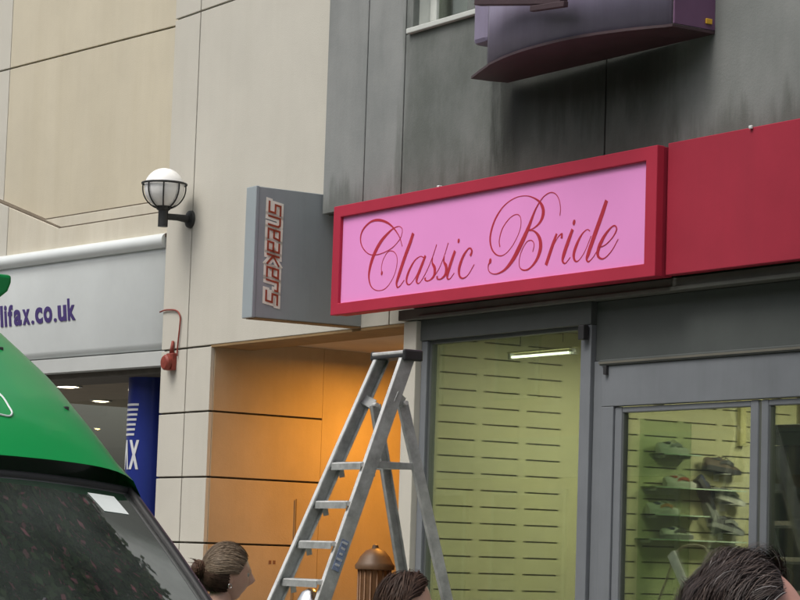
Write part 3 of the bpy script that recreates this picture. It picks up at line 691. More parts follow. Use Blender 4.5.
# small black bracket at the head of the right post
q = FB.onv(587, 331, VFR-.01); bx('bracket', M_plastic, sf, (q[0]-.03, q[0]+.02, VFR-.05, VFR-.011, q[1]-.05, q[1]+.03), .006)
uD0 = ub(600); uD1 = 7.2; zd = FB.onv(700, 358.5, VFR)[1]
bx('wall_panel', M_shopdark, sf, (uC1+.002, 7.2, VFR+.03, VFR+.09, zd+.03, 3.003), .003)
bx('wall_panel', M_shopgrey, sf, (uC1+.003, uD0-.002, VFR+.02, VFR+.09, .13, zd+.028), .003)
bx('door_hood', M_shopdark, sf, (uD0-.01, uD1, VFR-.012, VFR+.029, zd, zd+.03), .004)
bx('hood_strip', mat('hood_strip', (.15, .145, .12), .5), sf, (uD0-.01, uD1, VFR-.016, VFR-.013, zd+.008, zd+.02))
bx('bracket', M_plastic, sf, (uD0+.035, uD0+.06, VFR-.02, VFR+.0, zd-.05, zd-.002), .003)
zg = FB.onv(690, 402.8, VFR+.03)[1]
bx('door_head', M_shopgrey, sf, (uD0, uD1, VFR+.0, VFR+.06, zg, zd-.002), .004)
bx('frame_post', M_shopgrey, sf, (uD0, ub(612), VFR+.001, VFR+.06, .13, zg-.001), .004)
def leaf(x0, x1, xr, lab):
    a, b, c = ub(x0, 500, VFR+.02), ub(x1, 500, VFR+.02), (xr if isinstance(xr, float) and xr < 20 else ub(xr, 500, VFR+.02))
    d = bx('door', M_shopgrey, sf, (a, b, VFR+.012, VFR+.055, .15, zg-.004), .006)
    if lab: d['label'] = lab
    bx('door_stile', M_shopgrey, d, (c-(b-a), c, VFR+.012, VFR+.055, .15, zg-.004), .006)
    bx('door_rail', M_shopgrey, d, (b, c-(b-a), VFR+.014, VFR+.053, zg-.035, zg-.005), .005)
    bx('door_rail', M_shopgrey, d, (b, c-(b-a), VFR+.014, VFR+.053, .15, .36), .005)
    bx('glass', M_glass, d, (b, c-(b-a), VFR+.03, VFR+.037, .36, zg-.034))
    bx('bead', M_shopdark, d, (b, b+.012, VFR+.018, VFR+.05, .36, zg-.036), .002)
    MB().tube([(c-.04, VFR-.03, 1.0), (c-.04, VFR-.03, 1.32)], .012, 10).build('handle', M_alu, d, smooth=True)
    return d
leaf(614, 621, 758, None); 
dd = ub(760.5, 500, VFR+.02); leaf(761, 768, dd+1.02, None)
bx('frame_post', M_shopgrey, sf, (dd+1.03, dd+1.12, VFR+.001, VFR+.06, .13, zg-.001), .004)
bx('window_pane', M_glass, sf, (dd+1.12, 7.2, VFR+.03, VFR+.037, .5, zg)); bx('window_board', M_shopgrey, sf, (dd+1.12, 7.2, VFR, VFR+.06, .13, .5), .004)

# ================================================================== SLATWALL (side wall inside)
SW = .705
sw = thing('slatwall', 'yellow slatted display wall behind the shop window', 'slatwall', FB, (SW, .3, .15))
bx('backing_board', M_slatb, sw, (.6905, SW-.0122, .30, 4.6, .15, 3.015))
v_of = lambda x, y=450: FB.onu(x, y, SW)[0]
cols = [(v_of(438, 430), v_of(475, 430)), (v_of(482, 430), v_of(518.5, 430)), (v_of(526, 430), v_of(560.5, 430))]
print('cols', cols)
pit = .0995; zref = FB.onu(440, 355, SW)[1]
cw = cols[1][0]-cols[0][0]
while len(cols) < 11:
    a = v_of(604, 430) if len(cols) == 3 else cols[-1][0]+cw*1.0; cols.append((a, a+cols[1][1]-cols[1][0]))
edges = [.30]+[c for ab_ in cols for c in ab_]
zj = zref
while zj-pit > .2: zj -= pit
rows = []
z = zj
while z < 3.0: rows.append(z); z += pit
proto = {}
for ci, (a, b) in enumerate(cols):
    for ri, zr_ in enumerate(rows):
        if ci > 7: continue
        if zr_+pit > 3.01 or zr_ < .9: continue
        if ci == 0:
            pass
        key = ci
        if key not in proto:
            o = bx('slat', M_slat, sw, (SW-.012, SW, a, b, rows[0]+.0045, rows[0]+pit-.0045)); proto[key] = o; o.location.z = zr_-rows[0]
        else:
            c = proto[key].copy(); col.objects.link(c); c.location.z = zr_-rows[0]
lo_edge = .30
for ci, (a, b) in enumerate(cols):
    bx('batten', M_slat, sw, (SW-.0115, SW+.0008, lo_edge, a, .15, 3.015)); lo_edge = b
bx('batten', M_slat, sw, (SW-.0115, SW+.0008, lo_edge, 4.6, .15, 3.015))
bx('skirting', M_slat, sw, (SW-.0114, SW+.0004, .31, 4.5, .15, .9))
# corner post beyond the display window
vq = v_of(564, 430)
# yellow door lining seen at the right of the door glass
t = thing('yellow_post', 'narrow bright yellow post behind the top corner of the door glass', 'post', FB, (SW+.06, v_of(744, 420), 2.0))
vv, z1_ = FB.onu(743, 405, SW+.06); z0_ = FB.onu(743, 444, SW+.06)[1]
bx('post', mat('bright_yellow', (.58, .54, .26), .5), t, (SW+.002, SW+.04, vv-.0, vv+.05, z0_, 3.0), .004)
bx('foot', M_int, t, (SW+.002, SW+.045, vv-.005, vv+.055, z0_-.012, z0_-.001), .002)

# fluorescent fitting added inside the window for a bright line reflected in the pane
tl = FB.loc(FB.w(*([*FB.onv(512, 357.2, .55)][:1]), .55, 0))
ua, za = FB.onv(512, 357.2, .55); ue, ze = FB.onv(571, 352.3, .55)
fl = thing('added_tube', 'added lit tube near the top of the display window, standing for a reflected light', 'lamp', FB, (ua, .55, za))
MB().tube([(ua, .55, za), (ue, .55, za)], .007, 10).build('tube', mat('tube_glow', (.9, .95, .8), .4, 0, 1, 0, emis=(.95, 1, .72), estr=5), fl, smooth=50)
bx('batten_body', M_int, fl, (ua-.03, ue+.03, .53, .57, za+.022, za+.03), .003)
for uu in (ua-.012, ue+.012): bx('end_cap', M_dim, fl, (uu-.012, uu+.012, .535, .565, za-.014, za+.03), .003)
for uu in (ua+.08, ue-.08): MB().tube([(uu, .55, za+.06), (uu, .55, 3.02)], .003, 6).build('hanger', M_black, fl)
# ceiling batten lights deeper in the shop
for i, (uu, vv_) in enumerate(((2.0, 1.2), (2.0, 2.9), (4.6, 1.6))):
    t = thing('ceiling_batten', ['long ceiling light batten inside the shop nearest the window', 'long ceiling light batten deeper inside the shop', 'long ceiling light batten inside the shop behind the right door'][i], 'lamp', FB, (uu, vv_, 3.02), 'ceiling battens')
    bx('body', M_dim, t, (uu-.6, uu+.6, vv_-.04, vv_+.04, 2.975, 3.018), .004)
    bx('diffuser', mat('diffuser_glow', (.9, .95, .8), .4, 0, 1, 0, emis=(.95, 1, .7), estr=5), t, (uu-.58, uu+.58, vv_-.035, vv_+.035, 2.95, 2.974), .006)
    la = bpy.data.lights.new('batten_light', 'AREA'); la.shape = 'RECTANGLE'; la.size = 1.1; la.size_y = .06; la.energy = (44, 44, 24)[i]; la.color = (1, .98, .72)
    lo = bpy.data.objects.new('batten_light', la); col.objects.link(lo); lo.parent = t; lo.location = (0, 0, -.085)

# ---- shoes
def sm0(a, b, x): t = max(0, min(1, (x-a)/(b-a))); return t*t*(3-2*t)
def shoe(label, pos, yaw, cu, cs, L_=.29, pitch=0, cc=None, cst=None):
    t = bpy.data.objects.new('shoe', None); col.objects.link(t); t.empty_display_size = .05; t['_org'] = (0, 0, 0)
    t.location = FB.w(*pos); t.rotation_euler = (0, pitch, FB.rot+yaw); tag(t, label, 'shoe', 'shoes on display')
    # x = heel to toe
    secs = []
    N = 14
    def prof(s):      # half width, top height
        w_ = .030+.014*math.sin(math.pi*min(1, s*1.05))**.7+.004*s
        if s > .86: w_ *= math.sqrt(max(0, 1-((s-.86)/.145)**2))
        if s < .06: w_ *= .75+.25*s/.06
        hgt = (.070+.018*math.sin(math.pi*min(1, s/.2)*.5)-.012*math.sin(math.pi*max(0, min(1, (s-.1)/.25)))+.012*sm0(.2, .38, s)) if s < .38 else .100-.056*((s-.38)/.62)**.6
        if s > .9: hgt *= 1-.35*((s-.9)/.1)
        return w_*L_/.29, hgt*L_/.29
    up = MB(); so = MB(); K = 9
    for i in range(N+1):
        s = i/N; w_, h_ = prof(s); w_ = max(w_, .004); x = (s-.5)*L_
        ring = []
        for k in range(K):
            a = math.pi*k/(K-1); ring.append((x-(.012*L_/.29 if s < .1 else 0)*math.sin(a), w_*math.cos(a)*(1-.25*math.sin(a)), .022+(h_-.022)*math.sin(a)**.75))
        up.v += ring
        zb_ = .012*max(0, (s-.75)/.25)**2
        so.v += [(x, -w_*1.1-.002, zb_), (x, w_*1.1+.002, zb_), (x, w_*1.1+.002, .030), (x, -w_*1.1-.002, .030)]
    up.f = [(i*K+k, i*K+k+1, (i+1)*K+k+1, (i+1)*K+k) for i in range(N) for k in range(K-1)]+[tuple(range(K)), tuple(range(N*K+K-1, N*K-1, -1))]
    so.f = [(i*4+k, i*4+(k+1) % 4, (i+1)*4+(k+1) % 4, (i+1)*4+k) for i in range(N) for k in range(4)]+[(3, 2, 1, 0), (N*4, N*4+1, N*4+2, N*4+3)]
    up.build('upper', cu, t, smooth=60); so.build('sole', cs, t, smooth=40)
    f = L_/.29
    MB().lathe((-.062*f, 0, .072*f), [(.030*f, -.004), (.034*f, .006), (.028*f, .012), (.022*f, .004)], 14).build('collar', cc or M_grey2, t, smooth=True)
    for q in range(4): MB().tube([(.0+q*.018*f, -.024*f, (.094-q*.007)*f), (.004+q*.018*f, 0, (.104-q*.0085)*f), (.0+q*.018*f, .024*f, (.094-q*.007)*f)], .003, 6).build('lace', cs, t, smooth=True)
    MB().grid(lambda i, j: ((-.06+.11*i)*f, -.043*f-.0035+.012*f*j*.3, (.04+.022*j+.018*math.sin(i*3))*f), 6, 1).build('side_stripe', cst or cs, t, solid=.002)
    return t
M_sh = [mat('shoe_grey', (.20, .21, .2), .6, .2, 30), mat('shoe_white', (.52, .52, .48), .6, .1, 30), mat('shoe_dark', (.035, .035, .04), .6, .2, 30), mat('shoe_navy', (.03, .04, .1), .6, .2, 30), mat('shoe_red', (.4, .06, .03), .6, .2, 30), mat('shoe_orange', (.5, .22, .05), .6, .2, 30), mat('shoe_brown', (.09, .06, .04), .6, .2, 30)]
PI2 = math.pi/2
def onwall(x, y, off): v, z = FB.onu(x, y, SW+off); return (SW+off, v, z)
SHELF = [(655, 692, 452.5, 'upper glass shelf with one pale shoe on the slatted wall'), (646, 737, 485.5, 'long glass shelf with a red and white shoe on the slatted wall'), (646, 700, 513, 'short glass shelf with an orange-striped shoe on the slatted wall'), (640, 737, 537.5, 'lowest long glass shelf with pale shoe on the slatted wall')]
for x0, x1, y, lab in SHELF:
    a = onwall(x0, y, .06); b = onwall(x1, y, .06)
    t = thing('glass_shelf', lab, 'shelf', FB, (SW, a[1], a[2]), 'glass shelves')
    bx('shelf_plate', M_gshelf, t, (SW+.004, SW+.15, a[1], b[1], a[2]-.012, a[2]-.004), .001)
    bx('shelf_edge', mat('glass_edge', (.5, .62, .5), .2, .05, 5, 0), t, (SW+.150, SW+.153, a[1], b[1], a[2]-.012, a[2]-.004))
    for vv_ in (a[1]+.05, b[1]-.05): bx('bracket', M_alu, t, (SW+.001, SW+.10, vv_-.004, vv_+.004, a[2]-.03, a[2]-.0125))
def put(x, y, off, lab, cu, cs, yaw=PI2, L_=.25, pitch=0, zfix=None, cc=None, cst=None):
    p = onwall(x, y, off); shoe(lab, (p[0], p[1], p[2] if zfix is None else zfix), yaw, cu, cs, L_, pitch, cc, cst)
put(673, 453, .07, 'pale grey and white shoe on the topmost glass shelf', M_sh[1], M_sh[1], zfix=onwall(655, 452.5, .06)[2]-.003, cc=M_sh[2], cst=M_sh[0])
put(680, 486, .07, 'white shoe with red collar on the second glass shelf', M_sh[1], M_sh[1], zfix=onwall(646, 485.5, .06)[2]-.003, cc=M_sh[4], cst=M_sh[4])
put(663, 513, .07, 'white shoe with orange stripe and navy collar on the third glass shelf', M_sh[1], M_sh[1], zfix=onwall(646, 513, .06)[2]-.003, cc=M_sh[3], cst=M_sh[5])
put(677, 545, .07, 'white and grey shoe on the lowest glass shelf', M_sh[1], M_sh[0], zfix=onwall(640, 537.5, .06)[2]-.003, cc=M_sh[3], cst=M_sh[2])
put(722, 473, .06, 'black and brown shoe alone high on the slatted wall', M_sh[6], M_sh[2], pitch=.12, L_=.30)
put(703, 497, .05, 'navy shoe hung steeply beside the white one', M_sh[3], M_sh[2], pitch=1.0, L_=.25)
put(728, 503, .06, 'grey and white pointed shoe right of the navy shoe', M_sh[0], M_sh[1], pitch=.22, L_=.27)
put(726, 532, .06, 'dark grey shoe with white sole lowest on the right', M_sh[2], M_sh[0], pitch=.22, L_=.29)
put(709, 519, .05, 'white shoe hung nose down in the middle of the cluster', M_sh[1], M_sh[0], pitch=1.1, L_=.22)
# peg brackets carrying the shoes that have no shelf
for i, (x, y) in enumerate(((722, 473.5), (728, 503.5), (726, 532.5))):
    p = onwall(x, y, .06); t = thing('shoe_bracket', ['short metal bracket under the black and brown shoe', 'short metal bracket under the grey and white pointed shoe', 'short metal bracket under the lowest dark grey shoe'][i], 'bracket', FB, (SW, p[1], p[2]), 'shoe brackets')
    bx('back_clip', M_alu, t, (SW+.001, SW+.006, p[1]-.02, p[1]+.02, p[2]-.05, p[2]+.01)); bx('tongue', M_alu, t, (SW+.006, SW+.11, p[1]-.03, p[1]+.03, p[2]-.006, p[2]-.002))
# green tinted glass panel added before the shelves to carry a green reflection
gq = [FB.onu(640, 420, SW+.20)[0], FB.onu(691, 420, SW+.20)[0]]
t = thing('added_glass_panel', 'added green tinted glass panel before the shoe shelves, standing for a green reflection', 'glass panel', FB, (SW+.2, gq[0], .15))
bx('glass', glass('green_glass', (.86, .94, .85), .7), t, (SW+.20, SW+.206, gq[0], gq[1], .16, FB.onu(660, 420, SW+.2)[1]))
bx('foot', M_alu, t, (SW+.18, SW+.23, gq[0], gq[1], .15, .159))

# white V-shaped stand with a cane hoop
vx = lambda x, y, v=.34: (FB.onv(x, y, v)[0], v, FB.onv(x, y, v)[1])
ws = thing('display_stand', 'white V-shaped display stand with a thin cane hoop behind the door glass', 'display stand', FB, (*vx(686, 600)[:2], .15))
a, b, c = vx(671, 553), vx(687, 590), vx(702, 570)
MB().beam(a, b, .055, .02, (1, 0, 0)).build('arm', mat('white_stand', (.86, .88, .86), .4), ws, bevel=.006)
MB().beam(c, b, .055, .02, (1, 0, 0)).build('arm', MATS['white_stand'], ws, bevel=.006)
MB().beam(vx(687, 588), (b[0], .34, .16), .05, .022, (1, 0, 0)).build('stem', MATS['white_stand'], ws, bevel=.006)
bx('foot', MATS['white_stand'], ws, (b[0]-.15, b[0]+.15, .28, .44, .15, .165), .004)
hp = [vx(x, y, .40) for x, y in ((657, 604), (663, 588), (669, 572), (674, 556), (682, 547), (693, 545), (703, 547), (708, 552), (712, 562))]
MB().tube([tuple(p) for p in catmull(hp, 5)], .006, 8).build('hoop', mat('cane', (.36, .31, .19), .6), ws, smooth=True)
# dark green display cabinet behind the right-hand door
g0 = FB.onv(774, 450, 1.1); t = thing('green_cabinet', 'dark green glazed cabinet behind the right-hand door', 'cabinet', FB, (g0[0], 1.1, .15))
Mdg = mat('dark_green', (.03, .06, .035), .5, .15, 4, .03)
gw = 1.1; gt = FB.onv(785, 432, 1.1)[1]
bx('carcass', Mdg, t, (g0[0], g0[0]+gw, 1.16, 1.6, .15, gt), .004)
bx('rail', Mdg, t, (g0[0], g0[0]+gw, 1.1, 1.158, gt-.07, gt), .004)
for du in (0, .115, .5): bx('stile', M_slatb if du == .115 else Mdg, t, (g0[0]+du, g0[0]+du+.05, 1.1, 1.158, .15, gt-.072), .004)
bx('glass', M_glass, t, (g0[0]+.05, g0[0]+.11, 1.12, 1.125, .2, gt-.08))
bx('cornice', Mdg, t, (g0[0]-.03, g0[0]+gw, 1.08, 1.62, gt+.001, gt+.04), .004)
bx('knob', M_black, t, (FB.onv(799, 518, 1.09)[0]-.02, FB.onv(799, 518, 1.09)[0]+.02, 1.06, 1.098, 1.82, 1.87), .006)

# ================================================================== STEPLADDER
VL = -.95
uL, zt_ = FB.onv(381.5, 358, VL); uR = FB.onv(409.5, 357, VL)[0]
spl = .075                                                   # spread of each stile from top to the lowest visible point
fL = FB.onu(279, 590, uL-spl); fR = FB.onu(328, 590, uR+spl*.4)
print('ladder top', zt_, uL, uR, 'front', fL, fR)
def ext(p, q, z):   # extend line p->q to height z
    t = (z-p[2])/(q[2]-p[2]); return tuple(p[i]+(q[i]-p[i])*t for i in range(3))
GZ = .129
TL, TR = (uL, VL, zt_), (uR, VL, zt_); vf = (fL[0]+fR[0])/2; zf = (fL[1]+fR[1])/2
BL = ext(TL, (uL-spl, fL[0], fL[1]), GZ); BR = ext(TR, (uR+spl*.4, fR[0], fR[1]), GZ)
ld_ = thing('stepladder', 'open aluminium stepladder standing in front of the passage entrance', 'ladder', FB, ((uL+uR)/2, VL, GZ))
def channel(p, q, inward, m=M_alu2, w_=.028, d=.072):
    # C-section stile: web plus two flanges
    p, q = Vector(p), Vector(q); t = (q-p).normalized(); s = Vector((1, 0, 0)); s = (s-t*s.dot(t)).normalized(); n_ = t.cross(s)
    mb = MB(); mb.beam(p, q, .005, d, s)
    for sg in (-1, 1): mb.beam(p+n_*sg*(d/2-.003)+s*inward*w_/2, q+n_*sg*(d/2-.003)+s*inward*w_/2, w_, .006, s)
    return mb
for nm, p, q, inn in (('stile', TL, BL, 1), ('stile', TR, BR, -1)):
    o = channel(p, q, inn).build(nm, M_alu2, ld_)
    # bright worn front edge
    P, Q = Vector(p), Vector(q); t_ = (Q-P).normalized(); s_ = Vector((1, 0, 0)); n_ = t_.cross((s_-t_*s_.dot(t_)).normalized())
    sg = 1 if n_.y < 0 else -1
    MB().beam(P+n_*sg*.038+s_*inn*.012, Q+n_*sg*.038+s_*inn*.012, .028, .004, s_).build('worn_edge', M_alu, o)
    bx('foot', M_rubber, ld_, (q[0]-.03, q[0]+.03, q[1]-.06, q[1]+.06, GZ-.001, GZ+.05), .008)
def lerp(p, q, z): t = (z-p[2])/(q[2]-p[2]); return Vector(p).lerp(Vector(q), t)
zt1 = FB.onu(351, 464, (uL+uR)/2)[1]; tz = []
# tread heights measured along the front frame
def tread_z(x, y):
    a, b = 0, 3
    return solve(lambda z: (lambda c: (FB.onu(x, y, c.x)[1]-z))(lerp(TL, BL, z).lerp(lerp(TR, BR, z), .5)), .3, 2.7)
tz = [tread_z(x, y) for x, y in ((351, 465), (333, 503.5), (319, 543.5), (303, 581.5))]
print('treads', tz)
stp = (tz[0]-tz[3])/3
z = tz[0]; zs_ = list(tz)
while zs_[-1]-stp > .3: zs_.append(zs_[-1]-stp)
for i, z in enumerate(zs_):
    a, b = lerp(TL, BL, z), lerp(TR, BR, z); vmid = (a.y+b.y)/2
    o = MB().box(a.x+.006, b.x-.006, vmid-.045, vmid+.045, z-.012, z+.012).build('tread', M_alu, ld_, bevel=.004)
    mb = MB()
    for k in range(4): mb.box(a.x+.012, b.x-.012, vmid-.036+k*.022, vmid-.026+k*.022, z+.0122, z+.0145)
    mb.build('grip_ribs', M_alu2, o)
    bx('tread_lip', M_alu2, o, (a.x+.007, b.x-.007, vmid-.048, vmid-.0455, z-.026, z+.006))
    if z > .6:
        for sx_, e in ((1, a), (-1, b)):
            MB().beam((e.x+sx_*.012, vmid+.02, z-.012), (e.x+sx_*.012, vmid+.03, z-.06), .006, .03, (1, 0, 0)).build('tread_brace', M_alu2, o)
# top cap
tp = bx('top_cap', M_alu, ld_, (uL-.02, uR+.02, VL-.05, VL+.06, zt_+.005, zt_+.024), .005)
bx('cap_rim', M_plastic, tp, (uL-.022, uR+.022, VL-.052, VL+.062, zt_-.012, zt_+.0045), .004)
bx('end_block', M_plastic, ld_, (uR+.008, uR+.032, VL-.053, VL+.066, zt_-.03, zt_+.03), .01)
bx('end_block', M_plastic, ld_, (uL-.035, uL-.004, VL-.05, VL+.06, zt_-.02, zt_+.03), .01)
# rear legs
def rear(x0, y0, x1, y1, u0, u1):
    a = FB.onu(x0, y0, u0); b = FB.onu(x1, y1, u1)
    P = (u0, a[0], a[1]); Q = (u1, b[0], b[1]); E = ext(P, Q, GZ); return P, E
PR, ER = rear(403.5, 403, 446, 590, uR-.02, uR-.02+.06); PL, EL = rear(374, 405, 401, 572, uL+.03, uL-.0)
print('rear', PR, ER, PL, EL)
vmx = max(ER[1], EL[1])
for P, E, inn in ((PL, EL, 1), (PR, ER, -1)):
    channel(P, E, inn, d=.055, w_=.025).build('rear_leg', M_alu2, ld_)
    bx('foot', M_rubber, ld_, (E[0]-.025, E[0]+.025, E[1]-.045, E[1]+.045, GZ-.001, GZ+.05), .008)
for P, T, Bt in ((PL, TL, BL), (PR, TR, BR)):
    f_ = lerp(T, Bt, P[2]+.03); MB().beam(f_, P, .012, .06, (1, 0, 0)).build('hinge_plate', M_alu2, ld_, bevel=.004)
    MB().tube([(P[0]-.03, P[1], P[2]), (P[0]+.03, P[1], P[2])], .012, 10).build('hinge_pin', M_alu, ld_, smooth=50)
for zz_ in (tz[0]+.005, 1.25, .6):
    a, b = lerp(PL, EL, zz_), lerp(PR, ER, zz_); MB().beam((a.x, a.y, zz_), (b.x, b.y, zz_), .03, .02, (0, 0, 1)).build('rear_brace', M_alu2, ld_, bevel=.003)
a, b = lerp(TR, BR, tz[0]), lerp(PR, ER, tz[0]); MB().beam((a.x-.012, a.y, tz[0]+.004), (b.x-.012, b.y, tz[0]+.004), .012, .035, (1, 0, 0)).build('spreader', M_alu2, ld_, bevel=.003)
a, b = lerp(TL, BL, tz[0]), lerp(PL, EL, tz[0]); MB().beam((a.x+.012, a.y, tz[0]+.004), (b.x+.012, b.y, tz[0]+.004), .012, .035, (1, 0, 0)).build('spreader', M_alu2, ld_, bevel=.003)
# blue and white label on the right stile
P, Q = lerp(TR, BR, tz[2]+.02), lerp(TR, BR, tz[3]+.06)
MB().beam((P.x+.0045, P.y, P.z), (Q.x+.0045, Q.y, Q.z), .003, .042, (1, 0, 0)).build('blue_label', mat('label_blue', (.20, .25, .38), .5, .4, 60), ld_)
for k in range(5):
    A_ = P.lerp(Q, .06+k*.18); B_ = P.lerp(Q, .13+k*.18); MB().beam((A_.x+.0062, A_.y, A_.z), (B_.x+.0062, B_.y, B_.z), .002, .034-.008*(k % 3), (1, 0, 0)).build('label_band', mat('label_white', (.55, .57, .6), .5, .3, 60), ld_)

# ================================================================== THINGS STANDING IN THE PASSAGE
M_bronze = mat('bronze', (.13, .075, .04), .5, .2, 14, .04, metal=.1)
M_bronzed = mat('dark_bronze', (.16, .08, .035), .5, .25, 14, .05, metal=.3)
p = FB.loc(at_depth(375, 560, 16.6)); zt2 = FB.loc(at_depth(377, 547, 16.6))[2]
pt = thing('capped_post', 'bronze ribbed post with a domed cap standing in the passage', 'post', FB, (p[0], p[1], .13))
r = .118
MB().lathe((p[0], p[1], 0), [(.001, .13), (r*1.15, .13), (r*1.15, .2), (r*.92, .22), (r*.92, zt2-.15)], 28).build('shaft', M_bronzed, pt, smooth=40)
for k in range(16):
    g = 2*math.pi*k/16; MB().tube([(p[0]+r*.93*math.cos(g), p[1]+r*.93*math.sin(g), .22), (p[0]+r*.93*math.cos(g), p[1]+r*.93*math.sin(g), zt2-.15)], .008, 6).build('rib', M_bronzed, pt, smooth=True)
MB().lathe((p[0], p[1], zt2), [(r*.8, -.16), (r*1.12, -.15), (r*1.15, -.125), (r*1.02, -.105), (r*.85, -.065), (r*.55, -.025), (r*.2, -.008), (r*.16, .012), (.001, .02)], 28).build('domed_cap', M_bronze, pt, smooth=50)
p = FB.loc(at_depth(310, 600, 16.0)); z2 = FB.loc(at_depth(311, 587.5, 16.0))[2]; r = .085
lb = thing('domed_bin', 'slim litter bin with a shiny silver domed lid behind the ladder', 'bin', FB, (p[0], p[1], .13))
MB().lathe((p[0], p[1], 0), [(.001, .13), (r, .13), (r*.98, z2-.12)], 24).build('body', M_shopgrey, lb, smooth=40)
MB().lathe((p[0], p[1], z2), [(r*1.0, -.13), (r*1.1, -.12), (r*1.1, -.1), (r*.98, -.075), (r*.7, -.03), (r*.3, -.006), (.001, 0)], 24).build('domed_lid', mat('chrome', (.7, .7, .7), .2, .1, 9, 0, metal=1), lb, smooth=50)

# ================================================================== PEOPLE
def sm(a, b, x): t = max(0, min(1, (x-a)/(b-a))); return t*t*(3-2*t)
def head_geo():
    bm = bmesh.new(); bmesh.ops.create_icosphere(bm, subdivisions=5, radius=1)
    for v in bm.verts:
        d = v.co.normalized(); x, y, z = d
        X, Y, Z = .097*x, .077*y, .118*z
        if x < 0: X *= 1.03
        low = sm(.0, -.11, Z)
        Y *= 1-.34*low; X *= 1-.10*low if x > 0 else 1-.38*low
        if x > 0:
            f = sm(.1, .6, x)
            X += f*(.026*math.exp(-(Y/.012)**2-((Z+.022)/.022)**2)*(1 if Z < .02 else .6)+.010*math.exp(-(Y/.010)**2-((Z-.0)/.025)**2))
            X += f*(.005*math.exp(-((Z-.027)/.012)**2-(Y/.05)**2)+.0065*math.exp(-((Z+.064)/.010)**2-(Y/.022)**2)+.010*math.exp(-((Z+.100)/.018)**2-(Y/.025)**2))
            X -= f*.010*(math.exp(-((abs(Y)-.032)/.015)**2-((Z-.004)/.012)**2))
            X -= f*.003*math.exp(-((Z+.064)/.003)**2-(Y/.022)**2)
            X += f*.004*math.exp(-((abs(Y)-.045)/.016)**2-((Z+.03)/.02)**2)
        v.co = (X, Y, Z)
    # ears
    for sg in (-1, 1):
        r_ = bmesh.ops.create_icosphere(bm, subdivisions=3, radius=1)['verts']
        for v in r_:
            x, y, z = v.co; rim = 1-.45*math.exp(-((x-.15)**2+z*z)/.22)
            v.co = (-.012+.019*x-.006*z, sg*(.074+.006*y*1+(.010 if y*sg > 0 else 0)*abs(y)*rim-.004*x), -.012+.033*z*(1.0 if z > 0 else .9))
    return bm
BONES = [('pel', 0, 0, .97, .13), ('wai', .005, 0, 1.10, .125), ('che', 0, 0, 1.28, .15), ('nkb', -.012, 0, 1.43, .075), ('nk', .0, 0, 1.50, .056), ('nkt', .012, 0, 1.56, .055)]
